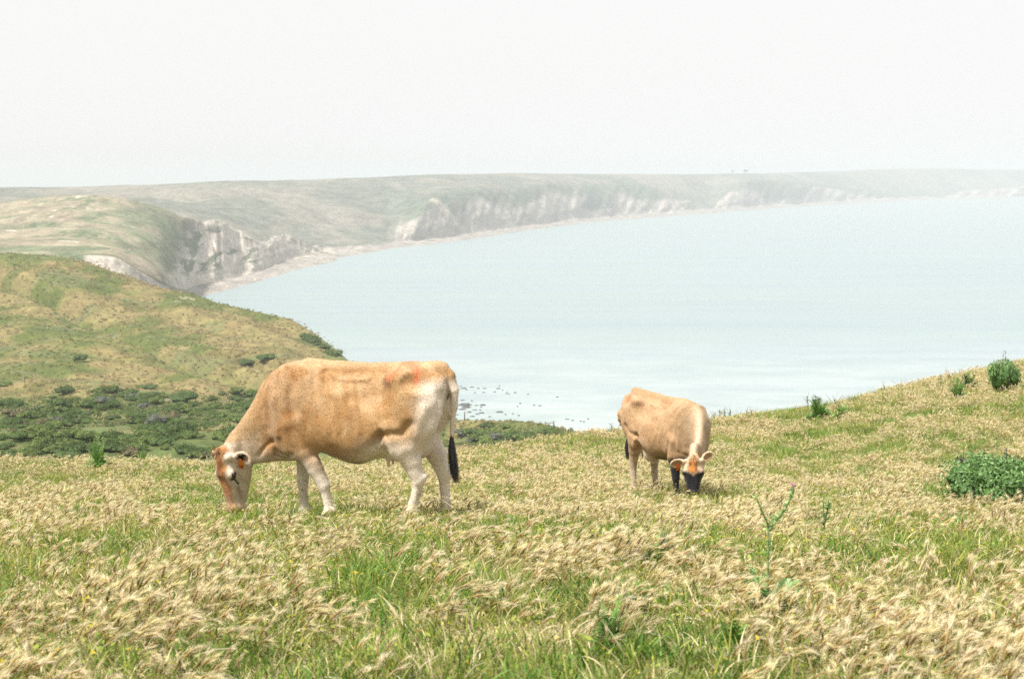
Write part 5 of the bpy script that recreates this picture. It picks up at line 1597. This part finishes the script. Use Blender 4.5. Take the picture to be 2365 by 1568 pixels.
# ------------------------------------------------------------------ thistles and weed stalks
def thistle(name, stalks, lab, seed, pink=True, spread=.05):
    """stalks: lists of picture points from the root upwards, all at the root's distance"""
    p = past_at(*stalks[0][0]); d_ = p.y
    r_ = bpy.data.objects.new(name, None); COL.objects.link(r_); r_.location = p
    tag(r_, lab, 'thistle'); rs = np.random.default_rng(seed)
    fl = MB()
    for st_ in stalks:
        pts = np.array([np.array(at(x_, y_, d_)) - np.array(p) for x_, y_ in st_]); pts[:, 1] += np.linspace(0, rs.normal(0, spread), len(pts))
        if st_ is stalks[0]: pts[0] = (0, 0, -.02)
        tt = np.linspace(0, len(pts) - 1, 14); C_ = pchip(np.arange(len(pts)), pts, tt)
        mb = MB(); mb.tube(C_, np.linspace(.005, .0022, 14), 6, (.36, .42, .20)); sk = obj('stalk', mb.mesh('stalk'), M_LEAF, r_)
        lf = MB()
        for i in range(90):
            q = rs.integers(0, 13); b_ = C_[q] + (C_[q + 1] - C_[q]) * rs.uniform(); an = rs.uniform(0, 6.28)
            dr = np.array((math.cos(an), math.sin(an), rs.uniform(.1, .9))); dr /= np.linalg.norm(dr); ln = rs.uniform(.012, .034) * (1.3 - .05 * q)
            sd = np.cross(dr, (0, 0, 1.0)); sd /= np.linalg.norm(sd)
            m1 = b_ + dr * ln * .5
            cc = BL[rs.integers(4)] * rs.uniform(1.1, 1.7)
            lf.add(np.array([b_, m1 + sd * ln * .22, b_ + dr * ln, m1 - sd * ln * .22]), None, [(0, 1, 2, 3)], cc)
            for k in (-1, 1): lf.add(np.array([m1 + k * sd * ln * .15, m1 + k * sd * ln * .5 + dr * ln * .25, m1 + dr * ln * .15]), [(0, 1, 2)], None, cc)
        obj('leaf', lf.mesh('leaf', False), M_LEAF, sk)
        if pink and st_ is stalks[min(1, len(stalks) - 1)]:
            e = C_[-1]; mb = MB(); mb.tube([e, e + (0, 0, .012), e + (0, 0, .022)], [.005, .009, .006], 7, (.16, .24, .10))
            for k in range(26):
                t_ = e + np.array((rs.normal(0, .008), rs.normal(0, .008), .042)); b_ = e + np.array((rs.normal(0, .003), rs.normal(0, .003), .018))
                mb.add(np.array([b_, b_ + (.002, 0, 0), t_]), [(0, 1, 2)], None, (.55, .25, .36))
            obj('flower', mb.mesh('flower', False), M_LEAF, r_)
thistle('thistle', [[(1776, 1405), (1774, 1320), (1776, 1225), (1760, 1180), (1746, 1143)], [(1776, 1225), (1800, 1190), (1816, 1160), (1825, 1130)], [(1774, 1390), (1755, 1355), (1737, 1318)]],
        'tall spiny thistle with pink tip in the foreground right of centre', 820)
thistle('thistle', [[(1905, 1260), (1903, 1200), (1900, 1150)], [(1903, 1210), (1912, 1180), (1916, 1150)]], 'slim grey green thistle right of the tall foreground thistle', 821, False)
thistle('thistle', [[(920, 1232), (917, 1205), (915, 1180)]], 'short green thistle in the grass under the large cow belly', 822, False, .02)
thistle('thistle', [[(2305, 1110), (2303, 1050), (2302, 1015)]], 'thin thistle with pink flower above the large leafy shrub', 823, True, .02)
rs_ = np.random.default_rng(830)
def weed(px, py, hpx, lab, grp):
    p = past_at(px, py); m_per = p.y / F; h = hpx * m_per
    mb = MB(); x1 = rs_.normal(0, .12) * h
    mb.tube([(0, 0, -.05), (x1 * .4, 0, h * .5), (x1, 0, h)], [.006, .005, .003], 4, (.24, .24, .13))
    for k in range(26):
        q = rs_.uniform(.25, 1); c_ = np.array((x1 * q, 0, h * q)); mb.add(c_ + rs_.normal(0, .02 * (1.2 - q * .6), (3, 3)), [(0, 1, 2)], None, (.24, .26, .13))
    for k in range(3):
        q = rs_.uniform(.3, .7); e = np.array((x1 * q + rs_.normal(0, .12), rs_.normal(0, .08), h * q + rs_.uniform(.1, .25))); mb.tube([(x1 * q, 0, h * q), e], [.004, .002], 4, (.24, .24, .13))
    o = obj('weed_stalk', mb.mesh('weed_stalk', False), M_LEAF, None, p); tag(o, lab, 'weed', grp)
for px, py, hp in ((1648, 972, 26), (1662, 972, 34), (1672, 970, 28), (1688, 968, 30), (1722, 966, 26), (1735, 964, 22), (1612, 978, 20), (1590, 980, 16)):
    weed(px, py + 6, hp, 'thin weed stalk on the skyline right behind the smaller cow', 'weeds behind the smaller cow')
for px, py, hp in ((1868, 945, 38), (1890, 944, 34), (1929, 938, 24), (1960, 930, 18)):
    weed(px, py + 6, hp, 'thin weed stalk on the brow above the green skyline plants', 'weeds by the skyline plants')
for px, py, hp in ((2035, 910, 18), (2044, 908, 20), (2172, 898, 40), (2190, 882, 26), (2082, 892, 16)):
    weed(px, py + 4, hp, 'thin weed stalk on the rising right hand brow', 'weeds on the right brow')
for px, py, hp in ((1414, 1000, 24), (1407, 1001, 14), (1425, 1000, 16)):
    weed(px, py + 5, hp, 'thin weed stalk on the brow left of the smaller cow', 'weeds left of the smaller cow')
